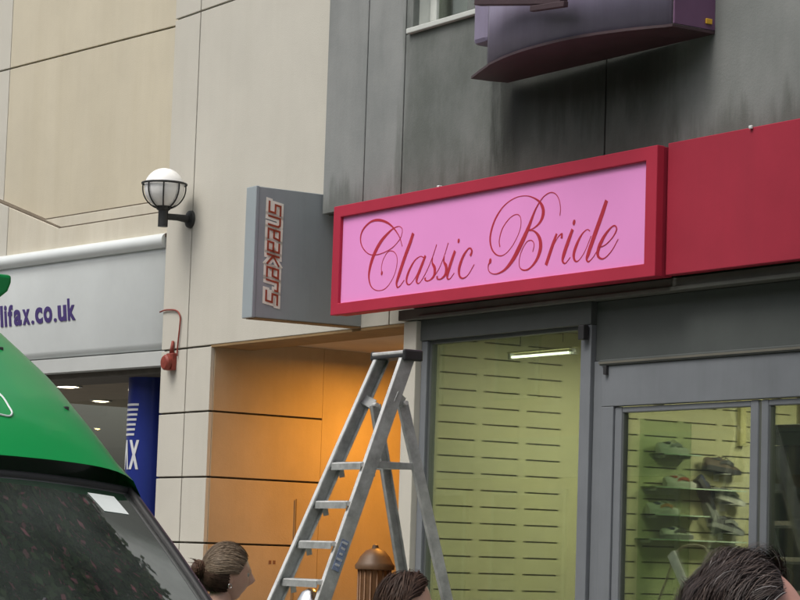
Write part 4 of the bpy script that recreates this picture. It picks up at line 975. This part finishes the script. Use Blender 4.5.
def person(name_label, group, pos, yaw, H, hair_fn, skin, top_m, leg_m, head_turn=0, head_tilt=0, walk=.12):
    t = bpy.data.objects.new('person', None); col.objects.link(t); t.empty_display_size = .1; t['_org'] = (0, 0, 0)
    t.location = pos; t.rotation_euler = (0, 0, yaw); tag(t, name_label, 'person', group)
    S = H/1.72
    def skel(parts, grow=0):
        V = []; E = []; R = []
        def j(x, y, z, r): V.append((x*S, y*S, z*S)); R.append((r+grow)*S); return len(V)-1
        if 'torso' in parts:
            a = j(0, 0, .97, .115); b = j(.005, 0, 1.12, .108); c = j(0, 0, 1.29, .128); d = j(-.012, 0, 1.41, .085); E += [(a, b), (b, c), (c, d)]
            if 'neck' in parts: e = j(-.006, 0, 1.47, .056); f = j(.008, 0, 1.56, .054); E += [(d, e), (e, f)]
            for s in (-1, 1):
                sh = j(-.012, s*.155, 1.385, .062); E.append((c, sh))
                e1 = j(-.03, s*.225, 1.12, .045); E.append((sh, e1)); w1 = j(.05-s*.03, s*.235, .90, .029); E.append((e1, w1))
                if 'hand' in parts:
                    pm_ = j(.06-s*.03, s*.235, .83, .03); E.append((w1, pm_))
                    for q, (dx, ln) in enumerate(((-.03, .070), (-.010, .082), (.010, .078), (.028, .062))):
                        f1 = j(.065-s*.03+dx, s*.235, .785, .0095); f2 = j(.075-s*.03+dx, s*.228, .785-ln*.55, .0085); f3 = j(.088-s*.03+dx, s*.218, .785-ln, .007); E += [(pm_, f1), (f1, f2), (f2, f3)]
                    th = j(.095-s*.03, s*.22, .83, .011); t2 = j(.112-s*.03, s*.212, .79, .009); E += [(pm_, th), (th, t2)]
        if 'legs' in parts:
            if 'torso' not in parts: a = j(0, 0, .97, .118)
            for s in (-1, 1):
                hp_ = j(0, s*.085, .90, .092); kn = j(s*walk*.5+.01, s*.09, .50, .058); an = j(s*walk-.02, s*.09, .09, .040); E += [(a, hp_), (hp_, kn), (kn, an)]
                if 'feet' in parts: to_ = j(s*walk+.13, s*.10, .035, .033); E.append((an, to_))
        me = bpy.data.meshes.new('sk'); me.from_pydata(V, E, []); o = bpy.data.objects.new('sk', me); col.objects.link(o)
        o.modifiers.new('skin', 'SKIN'); sv = me.skin_vertices[0].data
        for i, r_ in enumerate(R): sv[i].radius = (r_, r_*(1.28 if i in (0, 1, 2) and 'torso' in parts else 1)); sv[i].use_root = (i == 0)
        sb = o.modifiers.new('sub', 'SUBSURF'); sb.levels = sb.render_levels = 2
        dg = bpy.context.evaluated_depsgraph_get(); dg.update(); m2 = bpy.data.meshes.new_from_object(o.evaluated_get(dg)); bpy.data.objects.remove(o); return m2
    body = skel(('torso', 'neck', 'hand', 'legs', 'feet'))
    bm = bmesh.new(); bm.from_mesh(body)
    hb = head_geo(); HC = Vector((.03*S, 0, H-.118))
    rotm = Matrix.Translation(HC) @ Matrix.Rotation(head_turn, 4, 'Z') @ Matrix.Rotation(head_tilt, 4, 'Y')
    hb.transform(rotm); tmp = bpy.data.meshes.new('h'); hb.to_mesh(tmp); bm.from_mesh(tmp)
    me = bpy.data.meshes.new('body'); bm.to_mesh(me); me.materials.append(skin); me.polygons.foreach_set('use_smooth', [True]*len(me.polygons))
    o = bpy.data.objects.new('body', me); col.objects.link(o); o.parent = t; o['_org'] = (0, 0, 0)
    for nm, prt, g_, mm in (('jacket', ('torso',), .016, top_m), ('trousers', ('legs',), .014, leg_m)):
        m3 = skel(prt, g_); m3.materials.append(mm); m3.polygons.foreach_set('use_smooth', [True]*len(m3.polygons)); c = bpy.data.objects.new(nm, m3); col.objects.link(c); c.parent = t; c['_org'] = (0, 0, 0)
    for s in (-1, 1):
        e = MB().lathe((0, 0, 0), [(.0115*math.sin(a), -.0115*math.cos(a)) for a in [math.pi*i/10 for i in range(1, 10)]], 14)
        e.v = [tuple(rotm @ Vector((x+.076, y+s*.032, z+.004))) for x, y, z in e.v]; e.build('eye', mat('eye', (.35, .33, .3), .2, .2, 200), t, smooth=True)
        f = MB(); f.box(-.10, .13, -.045, .045, .0, .075); f.v = [((x+s*walk)*S, (y+s*.095)*S, (z if z < .01 else (.085 if x < 0 else .05))*S) for x, y, z in f.v]; f.build('shoe', M_rubber, t, bevel=.02)
    hair_fn(t, rotm); return t

def on_skull(d, off=0, A=(.100, .080, .121)):
    d = d.normalized(); k = 1/math.sqrt((d.x/A[0])**2+(d.y/A[1])**2+(d.z/A[2])**2); return d*(k+off)
def scalp_ok(d, fr=.42, low=-.35):       # is this direction on the hairy scalp?
    d = d.normalized()
    edge = fr+(.25*(abs(d.y)) if d.z > .3 else 0)
    if d.x > .55 and d.z < .62: return False
    if d.x > .12 and d.z < .15: return False
    return d.z > low+ .0*d.x
def cap(parent, rotm, m, test, off=.004, name='hair_base'):
    bm = bmesh.new(); bmesh.ops.create_icosphere(bm, subdivisions=5, radius=1)
    bmesh.ops.delete(bm, geom=[v for v in bm.verts if not test(v.co)], context='VERTS')
    for v in bm.verts:
        d = v.co.normalized(); n_ = noise.noise(d*5)
        v.co = rotm @ on_skull(d, off+.002*n_)
    me = bpy.data.meshes.new(name); bm.to_mesh(me); me.materials.append(m); me.polygons.foreach_set('use_smooth', [True]*len(me.polygons))
    o = bpy.data.objects.new(name, me); col.objects.link(o); o.parent = parent; o['_org'] = (0, 0, 0); return o
def strands(parent, rotm, m, paths, wd=.0022, name='hair'):
    mb = MB()
    for P in paths:
        n = len(P); c = Vector((0, 0, 0)); b = len(mb.v)
        for i, q in enumerate(P):
            t_ = (P[min(i+1, n-1)]-P[max(i-1, 0)]).normalized(); nn = (q-c).normalized(); s = t_.cross(nn)
            if s.length < 1e-4: s = Vector((0, 1, 0))
            s.normalize(); k = wd*(1-.75*(i/(n-1))**2)*.5
            mb.v.append(tuple(rotm @ (q+s*k))); mb.v.append(tuple(rotm @ (q-s*k)))
        mb.f += [(b+2*i, b+2*i+1, b+2*i+3, b+2*i+2) for i in range(n-1)]
    return mb.build(name, m, parent, smooth=True)
def hair_mat(name, c, rough=.6, c2=None): return mat(name, c, max(rough, .55), .35, 60, 0, coord='obj', spec=.25)
RND = random.Random(3)
def rdir():
    while True:
        v = Vector((RND.uniform(-1, 1), RND.uniform(-1, 1), RND.uniform(-1, 1)))
        if .1 < v.length < 1: return v.normalized()
def flow_path(d0, dirf, steps, ds, off0, off1, jit=.15):
    p = d0.normalized(); P = []; jv = rdir()*jit
    for i in range(steps+1):
        k = i/steps; off = off0+(off1-off0)*math.sin(math.pi*min(1, k*.9+.05)); P.append(on_skull(p, off))
        g = dirf(p)+jv; g = g-p*g.dot(p)
        if g.length < 1e-4: break
        p = (p+g.normalized()*ds).normalized()
    return P
# --- woman with a bun (ash blonde/brown)
def hair_bun(t, rotm):
    Ma, Mb, Mc = hair_mat('hair_ash', (.15, .105, .07)), hair_mat('hair_ash_light', (.25, .19, .135)), hair_mat('hair_ash_dark', (.07, .04, .028))
    def test(d):
        d = d.normalized()
        if d.z > .5: return d.x < .62+.3*(d.z-.5)*2
        if d.z > .0: return d.x < .30+.62*(d.z)
        return d.x < -.12 and d.z > -.75
    cap(t, rotm, Mc, test, .003)
    bun = Vector((-1, 0, .06)).normalized()
    A, B_, D_ = [], [], []
    for _ in range(9000):
        d = rdir()
        if not test(d): continue
        L = math.acos(max(-1, min(1, d.dot(bun)))); n = 9
        if L < .25: continue
        P = flow_path(d, lambda p: bun-p*p.dot(bun), n, min(.3, L/n*1.02), .006, .014+RND.random()*.012, .20)
        if len(P) < 4: continue
        (D_ if d.z < -.05 else (B_ if RND.random() < .45 else A)).append(P)
    strands(t, rotm, Ma, A, .0026); strands(t, rotm, Mb, B_, .0024); strands(t, rotm, Mc, D_, .003)
    # coiled bun
    bc = Vector((-.130, 0, .008)); Q = []; Q2 = []
    for k in range(420):
        ax = rdir(); ax = Vector((ax.x*.5-1, ax.y*.5, ax.z*.5)).normalized(); e1 = ax.cross(Vector((0, 0, 1))).normalized(); e2 = ax.cross(e1)
        rr_ = .020+RND.random()*.022; h_ = RND.uniform(-.018, .022); a0 = RND.random()*6.28; ln = RND.uniform(1.2, 3)
        P = [bc+ax*h_+(e1*math.cos(a0+ln*i/8)+e2*math.sin(a0+ln*i/8))*rr_*math.sqrt(max(.2, 1-(h_/.034)**2)) for i in range(9)]
        (Q if RND.random() < .7 else Q2).append(P)
    for k in range(40):
        a0 = RND.random()*6.28; P = [bc+Vector((-.01-.012*i*RND.random(), math.cos(a0)*(.03+.006*i), math.sin(a0)*(.03+.006*i)-.0006*i*i)) for i in range(5)]; Q.append(P)
    s_ = MB().lathe(tuple(bc), [(.036*math.sin(a), -.036*math.cos(a)) for a in [math.pi*i/12 for i in range(1, 12)]], 18); s_.v = [tuple(rotm @ Vector(q)) for q in s_.v]
    b_ = s_.build('bun', Mc, t, smooth=True)
    strands(b_, rotm, hair_mat('hair_bun', (.12, .065, .045)), Q, .004); strands(b_, rotm, Ma, Q2, .0035)
    for s in (1, -1):
        e = MB().tube([tuple(rotm @ Vector((-.010+.008*math.cos(g), s*.086, -.052+.009*math.sin(g)))) for g in [6.283*i/12 for i in range(13)]], .0016, 6, False); e.build('earring', mat('silver', (.8, .8, .8), .2, 0, 1, 0, metal=1), t, smooth=True)
# --- straight brown bob
def hair_bob(t, rotm):
    Ma, Mb = hair_mat('hair_brown', (.045, .024, .017)), hair_mat('hair_brown_light', (.085, .050, .036))
    def test(d):
        d = d.normalized()
        if d.z > .45: return d.x < .58
        return d.x < .05+.75*max(0, d.z) and d.z > -.8
    cap(t, rotm, Ma, test, .008)
    A, B_ = [], []
    crown = Vector((-.25, .1, .97)).normalized()
    for _ in range(4200):
        d = rdir()
        if not test(d): continue
        def df(p): return (p-crown*p.dot(crown))*.8+Vector((-1.2*sm(.0, .4, p.x), (1.2 if p.y > 0 else -1.2)*sm(.0, .4, p.x), -.5))
        n = 9; P = flow_path(d, df, n, .13, .010, .022+RND.random()*.012, .12)
        if len(P) > 3:
            for k in range(5): P.append(P[-1]+Vector((-.002, 0, -.018)))
            (A if RND.random() < .7 else B_).append(P)
    strands(t, rotm, Ma, A, .004); strands(t, rotm, Mb, B_, .0035)
# --- greying dark swept hair
def hair_man(t, rotm):
    Ma, Mb, Mg = hair_mat('hair_dark', (.040, .029, .027), .38), hair_mat('hair_dark_light', (.095, .070, .060), .4), hair_mat('hair_silver', (.30, .285, .28), .4)
    def test(d):
        d = d.normalized()
        if d.z > .55: return d.x < .50+.35*abs(d.y)
        if d.z > .05: return d.x < .16+.60*d.z
        return d.x < -.05 and d.z > -.6
    cap(t, rotm, Ma, test, .005)
    A, B_, G_, ST = [], [], [], []
    for _ in range(26000):
        d = rdir()
        if not test(d): continue
        def df(p):
            return Vector((-.9, -.55 if p.z > .4 else 0, -.05))+Vector((0, 0, -.7))*sm(.3, -.6, p.x)+Vector((0, 0, -.35))*abs(p.y)
        n = 7; lift = .012+.022*max(0, noise.noise(d*3))+RND.random()*.010
        P = flow_path(d, df, n, .085+RND.random()*.03, .006, lift, .45)
        if len(P) < 4: continue
        side = sm(.35, .8, abs(d.y))*sm(-.5, .1, d.x)*sm(.75, .1, d.z)
        x = RND.random()
        if x < .75*side+.02: G_.append(P)
        elif x < .75*side+.30: B_.append(P)
        else: A.append(P)
    for _ in range(90):       # stray hairs
        d = rdir()
        if not test(d) or d.z < .5: continue
        P = flow_path(d, lambda p: Vector((-.8, .3, .2)), 6, .07, .008, .026+RND.random()*.01, .6); ST.append(P)
    strands(t, rotm, Ma, A, .0012); strands(t, rotm, Mb, B_, .0011); strands(t, rotm, Mg, G_, .001, 'grey_hair'); strands(t, rotm, Mb, ST, .0007)
def yaw_to(px_dir): return px_dir
M_skin2 = mat('skin_ruddy', (.50, .25, .19), .5, .08, 20, .02, 200)
M_top1 = mat('cloth_black', (.02, .02, .024), .9, .2, 40, .2, 300); M_top2 = mat('cloth_rose', (.3, .09, .1), .9, .2, 40, .2, 300); M_jean = mat('denim', (.04, .06, .12), .9, .2, 40, .2, 300)
def head_pos(x, ytop, d, H):
    p = at_depth(x, ytop, d); return p
for lab, x, yt, d, yaw, fn, sk, tm, lm, ht, tilt in (
    ('woman in profile with ash brown hair in a messy bun, by the passage', 229, 543.5, 10.6, math.radians(20), hair_bun, M_skin, M_top1, M_jean, 0, math.radians(4)),
    ('person with dark brown hair below the ladder, facing right', 407, 571, 9.6, math.radians(-4), hair_bob, M_skin, M_top2, M_top1, 0, math.radians(10)),
    ('man with swept greying dark hair, nearest the camera at lower right', 752, 548.5, 3.95, math.radians(-12), hair_man, M_skin2, M_grey2, M_jean, 0, math.radians(-10))):
    p = at_depth(x, yt, d); g = .125 if FB.loc(p)[1] > -3.4 else 0
    Ht = p.z-g-(.012 if fn is not hair_man else .022)
    hx = .03*Ht/1.72
    person(lab, None, (p.x-hx*math.cos(yaw), p.y-hx*math.sin(yaw), g), yaw, Ht, fn, sk, tm, lm, ht, tilt)

# ================================================================== GREEN VAN
from mathutils.bvhtree import BVHTree
TV = .64
pc = at_depth(135, 490.5, 8.0); FV0 = Frame((0, 0), TV); o_ = pc - FV0.V*.74
FV = Frame((o_.x, o_.y), TV); ZW = pc.z
print('van screen top', ZW, 'pillar foot', FV.onv(203, 597, .77))
vn = thing('green_van', 'green high-roofed van at lower left, its windscreen reflecting foliage and flowers', 'van', FV, (-1.2, 0, 0))
sil = [(135, 491), (130, 482), (110, 457.5), (102, 449), (85, 426), (70, 408.5), (50, 383.5), (25, 358), (0, 335.5), (-18, 320)]
prof = [FV.onv(x, y, .70) for x, y in sil]
print('roof prof', [(round(a, 2), round(b, 2)) for a, b in prof])
prof = sorted([(u, z) for u, z in prof], reverse=True); ul_, zl_ = prof[-1]
prof += [(ul_-.25, zl_+.085), (ul_-.55, zl_+.13), (ul_-1.0, zl_+.15), (-4.1, zl_+.15), (-4.35, zl_+.05)]
PU = [q[0] for q in prof][::-1]; PZ = [q[1] for q in prof][::-1]
_us = np.linspace(-4.35, .1, 500); _zs = np.interp(_us, PU, PZ); _k = np.exp(-np.linspace(-2, 2, 41)**2); _k /= _k.sum()
_zs = np.convolve(np.pad(_zs, 20, 'edge'), _k, 'valid')
def zroof(u): return float(np.interp(u, _us, _zs))
def hw(u): return .745+.10*sm(0, -.7, u)
def rfun(i, j):
    u = .03-4.38*i; t_ = -1+2*j; ze = ZW-.02
    a = abs(t_); f_ = (1-a**9)**.5 if a < 1 else 0
    zz_ = ze+max(.012, zroof(u)-ze)/(1-(.70/hw(u))**9)**.5*f_+.03*(1-t_*t_)*(1 if u > -4 else 1)
    uu = u+.12*(1-t_*t_)*sm(-.9, 0, u)
    return (uu, hw(u)*t_*1.0, zz_)
rmb = MB().grid(rfun, 70, 40)
roof = rmb.build('high_roof', M_green, vn, smooth=True)
bv_roof = BVHTree.FromPolygons([Vector(v) for v in rmb.v], rmb.f)
def vray(x, y):
    d = ray(x, y); return Vector(FV.loc(C0)), Vector((d.dot(FV.U), d.dot(FV.V), d.z)).normalized()
pf = FV.onv(203, 597, .77); slope = (ZW-pf[1])/pf[0]
WB = .80; ZB_ = ZW-slope*WB
def wfun(i, j):      # i down the screen, j across
    t_ = -1+2*j; c_ = 1-t_*t_; v = (.715+.08*i)*t_
    return (WB*i+.13*c_+.03*math.sin(math.pi*i)*1.0+.02, v, ZW-.012+(ZB_-ZW)*i+.035*c_*(1-i))
wmb = MB().grid(wfun, 16, 24, True); ws_ = wmb.build('windscreen', M_wind, vn, smooth=True)
bv_w = BVHTree.FromPolygons([Vector(v) for v in wmb.v], wmb.f)
# black surround: header band and pillars
MB().tube([(wfun(0, j/24)[0]-.012, wfun(0, j/24)[1], wfun(0, j/24)[2]+.006) for j in range(25)], .016, 10).build('screen_header', M_rubber, vn, smooth=True)
for sg in (0, 1):
    mb = MB(); P = [Vector(wfun(i/16, sg)) for i in range(17)]
    s_ = 1 if sg else -1
    mb.tube([p+Vector((-.03, s_*.004, -.005)) for p in P], .030, 12); mb.build('pillar', mat('pillar_trim', (.045, .040, .046), .45, .1, 5, .01, coat=.2), vn, smooth=True)
    MB().tube([p+Vector((-.0, -s_*.01, .012)) for p in P], .012, 8).build('screen_seal', M_rubber, vn, smooth=True)
# lower body
def ring(u, wl, zl, wm, zm, wt, zt__, n=7):
    return [(u, -wl, zl), (u, wl, zl), (u, wm, zm), (u, wt, zt__), (u, wt*.5, zt__+.02), (u, 0, zt__+.028), (u, -wt*.5, zt__+.02), (u, -wt, zt__), (u, -wm, zm)]
st_ = [(1.62, .70, .42, .78, .6, .60, .72), (1.56, .84, .32, .90, .65, .70, .90), (1.2, .92, .28, .96, .75, .80, 1.0), (WB+.05, .94, .28, .97, .85, .85, ZB_-.03), (.3, .95, .28, .98, .9, .96, 1.08), (-.9, .95, .28, .98, .9, .965, 1.09), (-4.3, .95, .28, .98, .9, .965, 1.09), (-4.36, .9, .3, .95, .9, .94, 1.07)]
mb = MB(); K = 9
for s in st_: mb.v += ring(*s)
mb.f = [(i*K+k, i*K+(k+1) % K, (i+1)*K+(k+1) % K, (i+1)*K+k) for i in range(len(st_)-1) for k in range(K)]+[tuple(range(K)), tuple(range(len(mb.v)-1, len(mb.v)-K-1, -1))]
body = mb.build('body', M_green, vn, smooth=35)
for s_ in (-1, 1):
    bx('side_panel', M_green, vn, (-4.3, -.95, *sorted((s_*.90, s_*.96)), 1.08, ZW+.03), .02)
    d_ = bx('door', M_green, vn, (-.85, .35, *sorted((s_*.955, s_*.985)), .45, 1.1), .01)
    bx('handle', M_plastic, d_, (-.78, -.6, *sorted((s_*.985, s_*1.01)), .98, 1.01), .006)
    q = [(.62, 1.12), (-.85, 1.12), (-.88, ZW-.08), (.02, ZW-.08)]
    MB().prism([(a, s_*(.90-(b-1.12)*.27), b) for a, b in q], (0, -s_*.006, 0)).build('side_window', glass('van_side_glass_%d' % (s_+1), (.75, .8, .76), .8), vn)
    MB().tube([(.66, s_*.95, 1.1), (-.9, s_*.955, 1.11)], .03, 8).build('window_seal', M_rubber, vn)
    MB().tube([(-.9, s_*.92, 1.1), (-.9, s_*.74, ZW)], .045, 8).build('pillar', M_green, vn, smooth=True)
    MB().tube([(-.10, s_*.72, ZW-.05), (-1.0, s_*.84, ZW-.03)], .035, 8).build('cant_rail', M_green, vn, smooth=True)
    m_ = bx('mirror', M_plastic, vn, (.42, .56, *sorted((s_*.99, s_*1.2)), 1.02, 1.36), .03)
    for ux in (.95, -3.1):
        c = (ux, s_*.90, .34)
        def wheel(prof, m, nm, par):
            vs = []; fs = []; n = 28
            for r_, h_ in prof:
                for k in range(n): g = 2*math.pi*k/n; vs.append((c[0]+r_*math.cos(g), c[1]+s_*h_, c[2]+r_*math.sin(g)))
            for i in range(len(prof)-1):
                for k in range(n): fs.append((i*n+k, i*n+(k+1) % n, (i+1)*n+(k+1) % n, (i+1)*n+k))
            return MB().add(vs, fs).build(nm, m, par, smooth=50)
        wv = wheel([(.2, -.1), (.32, -.1), (.34, -.07), (.34, .07), (.32, .1), (.2, .1)], M_rubber, 'wheel', vn)
        wheel([(.2, .09), (.17, .06), (.08, .085), (.001, .09)], M_alu, 'rim', wv)
    hl = bx('headlight', mat('lamp_lens', (.6, .62, .62), .15, .05, 5, 0, coat=.5), vn, (1.50, 1.60, *sorted((s_*.50, s_*.80)), .70, .88), .03)
bx('grille', M_plastic, vn, (1.57, 1.63, -.45, .45, .64, .82), .01); bx('bumper', M_plastic, vn, (1.45, 1.72, -.9, .9, .34, .58), .05)
bx('number_plate', M_white, vn, (1.721, 1.727, -.26, .26, .42, .53), .003)
for s_ in (-1, 1): MB().tube([(WB+.22, s_*.35, ZB_+.02), (WB*.55+.16, s_*.35+.45*s_*-1, ZW-slope*WB*.55+.03)], .008, 6).build('wiper', M_plastic, vn)
# cab interior
bx('dashboard', M_vanint, vn, (WB-.35, WB+.02, -.8, .8, .85, ZB_-.02), .05)
for v_ in (-.45, .45):
    s_ = bx('seat', M_vanint, vn, (-.75, -.2, v_-.25, v_+.25, .6, .85), .05); bx('seat_back', M_vanint, s_, (-.85, -.68, v_-.24, v_+.24, .851, 1.45), .05); bx('head_rest', M_vanint, s_, (-.85, -.74, v_-.13, v_+.13, 1.47, 1.67), .05)
MB().tube([(.22+.19*math.sin(g)*.5, -.42+.19*math.cos(g), 1.12+.19*math.sin(g)*.85) for g in [6.283*i/28 for i in range(29)]], .014, 8, False).build('steering_wheel', M_plastic, vn, smooth=True)
bx('bulkhead', M_vanint, vn, (-1.02, -.98, -.88, .88, .4, ZW+.02)); bx('headlining', M_vanint, vn, (-.98, -.02, -.74, .74, ZW-.03, ZW-.022))
# roof pod, marker lamps, decal, screen permit
pvz = FV.onu(12, 283, -1.15); pvb = FV.onu(10, 297, -1.15)[1]; pvt = FV.onu(8, 274.5, -1.15)[1]
print('pod', pvz, pvb, pvt)
MB().prism([(-1.15, pvz[0], pvt), (-1.15, pvz[0], pvt-.03), (-1.15, pvz[0]-.012, pvb+.02), (-1.15, pvz[0]-.06, pvb-.02), (-1.15, -.6, pvb-.10), (-1.15, -.6, pvt)], (-.35, 0, .02)).build('roof_pod', M_green, vn, bevel=.012)
for v_ in (-.4, .25): bx('pod_leg', M_green, vn, (-1.45, -1.2, v_-.03, v_+.03, zroof(-1.3)-.05, pvb-.05), .01)
o0, _ = vray(0, 0)
def hit(bv, x, y, lift):
    o1, d1 = vray(x, y); loc_, nr, _, _ = bv.ray_cast(o1, d1)
    if loc_ is None: return None
    if nr.dot(d1) > 0: nr = -nr
    return loc_+nr*lift
MK = {(67.5, 407): hit(bv_roof, 66.5, 408.5, 0), (1.5, 347): hit(bv_roof, 1, 349, 0)}
for x, y in ((67.5, 407), (1.5, 347)):
    h_ = MK.get((x, y))
    if h_: MB().box(h_.x-.010, h_.x+.010, h_.y-.012, h_.y+.006, h_.z-.012, h_.z+.007).build('marker_lamp', M_plastic, vn, bevel=.004)
dp = [hit(bv_roof, x, y, .004) for x, y in [(q[0], q[1]) for q in catmull([(-14, 384), (-4, 392), (3, 399), (8, 407), (11.5, 413.5), (9, 417), (2, 416), (-10, 413)], 4)]]
dp = [q for q in dp if q]
if len(dp) > 3: MB().tube(dp, .0032, 6).build('white_line', M_white, vn)
sp_ = [Vector(wfun(i, j))+Vector((.0015, 0, .0018)) for i, j in ((.035, .845), (.035, .885), (.035, .925), (.115, .935), (.115, .895), (.115, .86))]
if all(sp_): MB().add(sp_, [tuple(range(6))]).build('screen_permit', mat('paper', (.75, .8, .78), .6, .04, 9, 0), vn)

# ================================================================== FLOWERING STREET TREE (out of frame; seen in the windscreen)
M_leaf = mat('leaf', (.07, .12, .045), .55, .35, 3, 0); M_leaf2 = mat('leaf_dark', (.04, .07, .03), .6, .35, 3, 0); M_petal = mat('petal', (.62, .20, .30), .6, .2, 3, 0); M_bark = mat('bark', (.10, .07, .05), .9, .3, 14, .3, 60)
tb = Vector((1.95, 9.15, .125)); tc = Vector((.15, 9.4, 4.7))
tr = thing('flowering_tree', 'leafy street tree with pink blossom, seen reflected in the van windscreen', 'tree', FW, tuple(tb))
mb = MB(); mb.tube([tuple(q) for q in catmull([tb, tb+Vector((.03, .02, 1.6)), tb+Vector((-.02, .03, 3.6)), Vector((1.6, 9.3, 4.75)), tc], 4)], [.16-.10*i/16 for i in range(17)], 10)
for k in range(14):
    a = Vector((1.1, 9.35, 4.8)).lerp(tc, k/14); d = rdir(); d.z = abs(d.z)*.5+.1; mb.tube([tuple(a), tuple(a+d*.4), tuple(a+d*.7+Vector((0, 0, .1)))], [.05, .03, .01], 6)
mb.build('trunk', M_bark, tr, smooth=True)
crowns = [(MB(), M_leaf, 'crown'), (MB(), M_leaf2, 'crown'), (MB(), M_petal, 'blossom')]
cl = [tc+Vector((rdir().x*.75, rdir().y*.85, rdir().z*.45)) for _ in range(80)]
cl += [Vector((.55+rdir().x*.45, 9.9+rdir().y*.5, 4.75+rdir().z*.35)) for _ in range(26)]
cl += [Vector((-.2+rdir().x*.5, 8.6+rdir().y*.45, 4.35+rdir().z*.3)) for _ in range(34)]
for c in cl:
    for q in range(260):
        d = rdir(); p = c+d*.30*RND.random()**.4
        if p.z < 1.74+.235*p.y: continue
        x = RND.random(); w_ = crowns[2 if x < .10 else (0 if x < .55 else 1)][0]; sz = .05 if x >= .10 else .045
        a = rdir()*sz; b = a.cross(rdir()).normalized()*sz*.6
        w_.add([p-a, p+b, p+a, p-b], [(0, 1, 2, 3)])
for mb, m_, nm in crowns: mb.build(nm, m_, tr)

for o in bpy.data.objects:
    if '_org' in o: del o['_org']
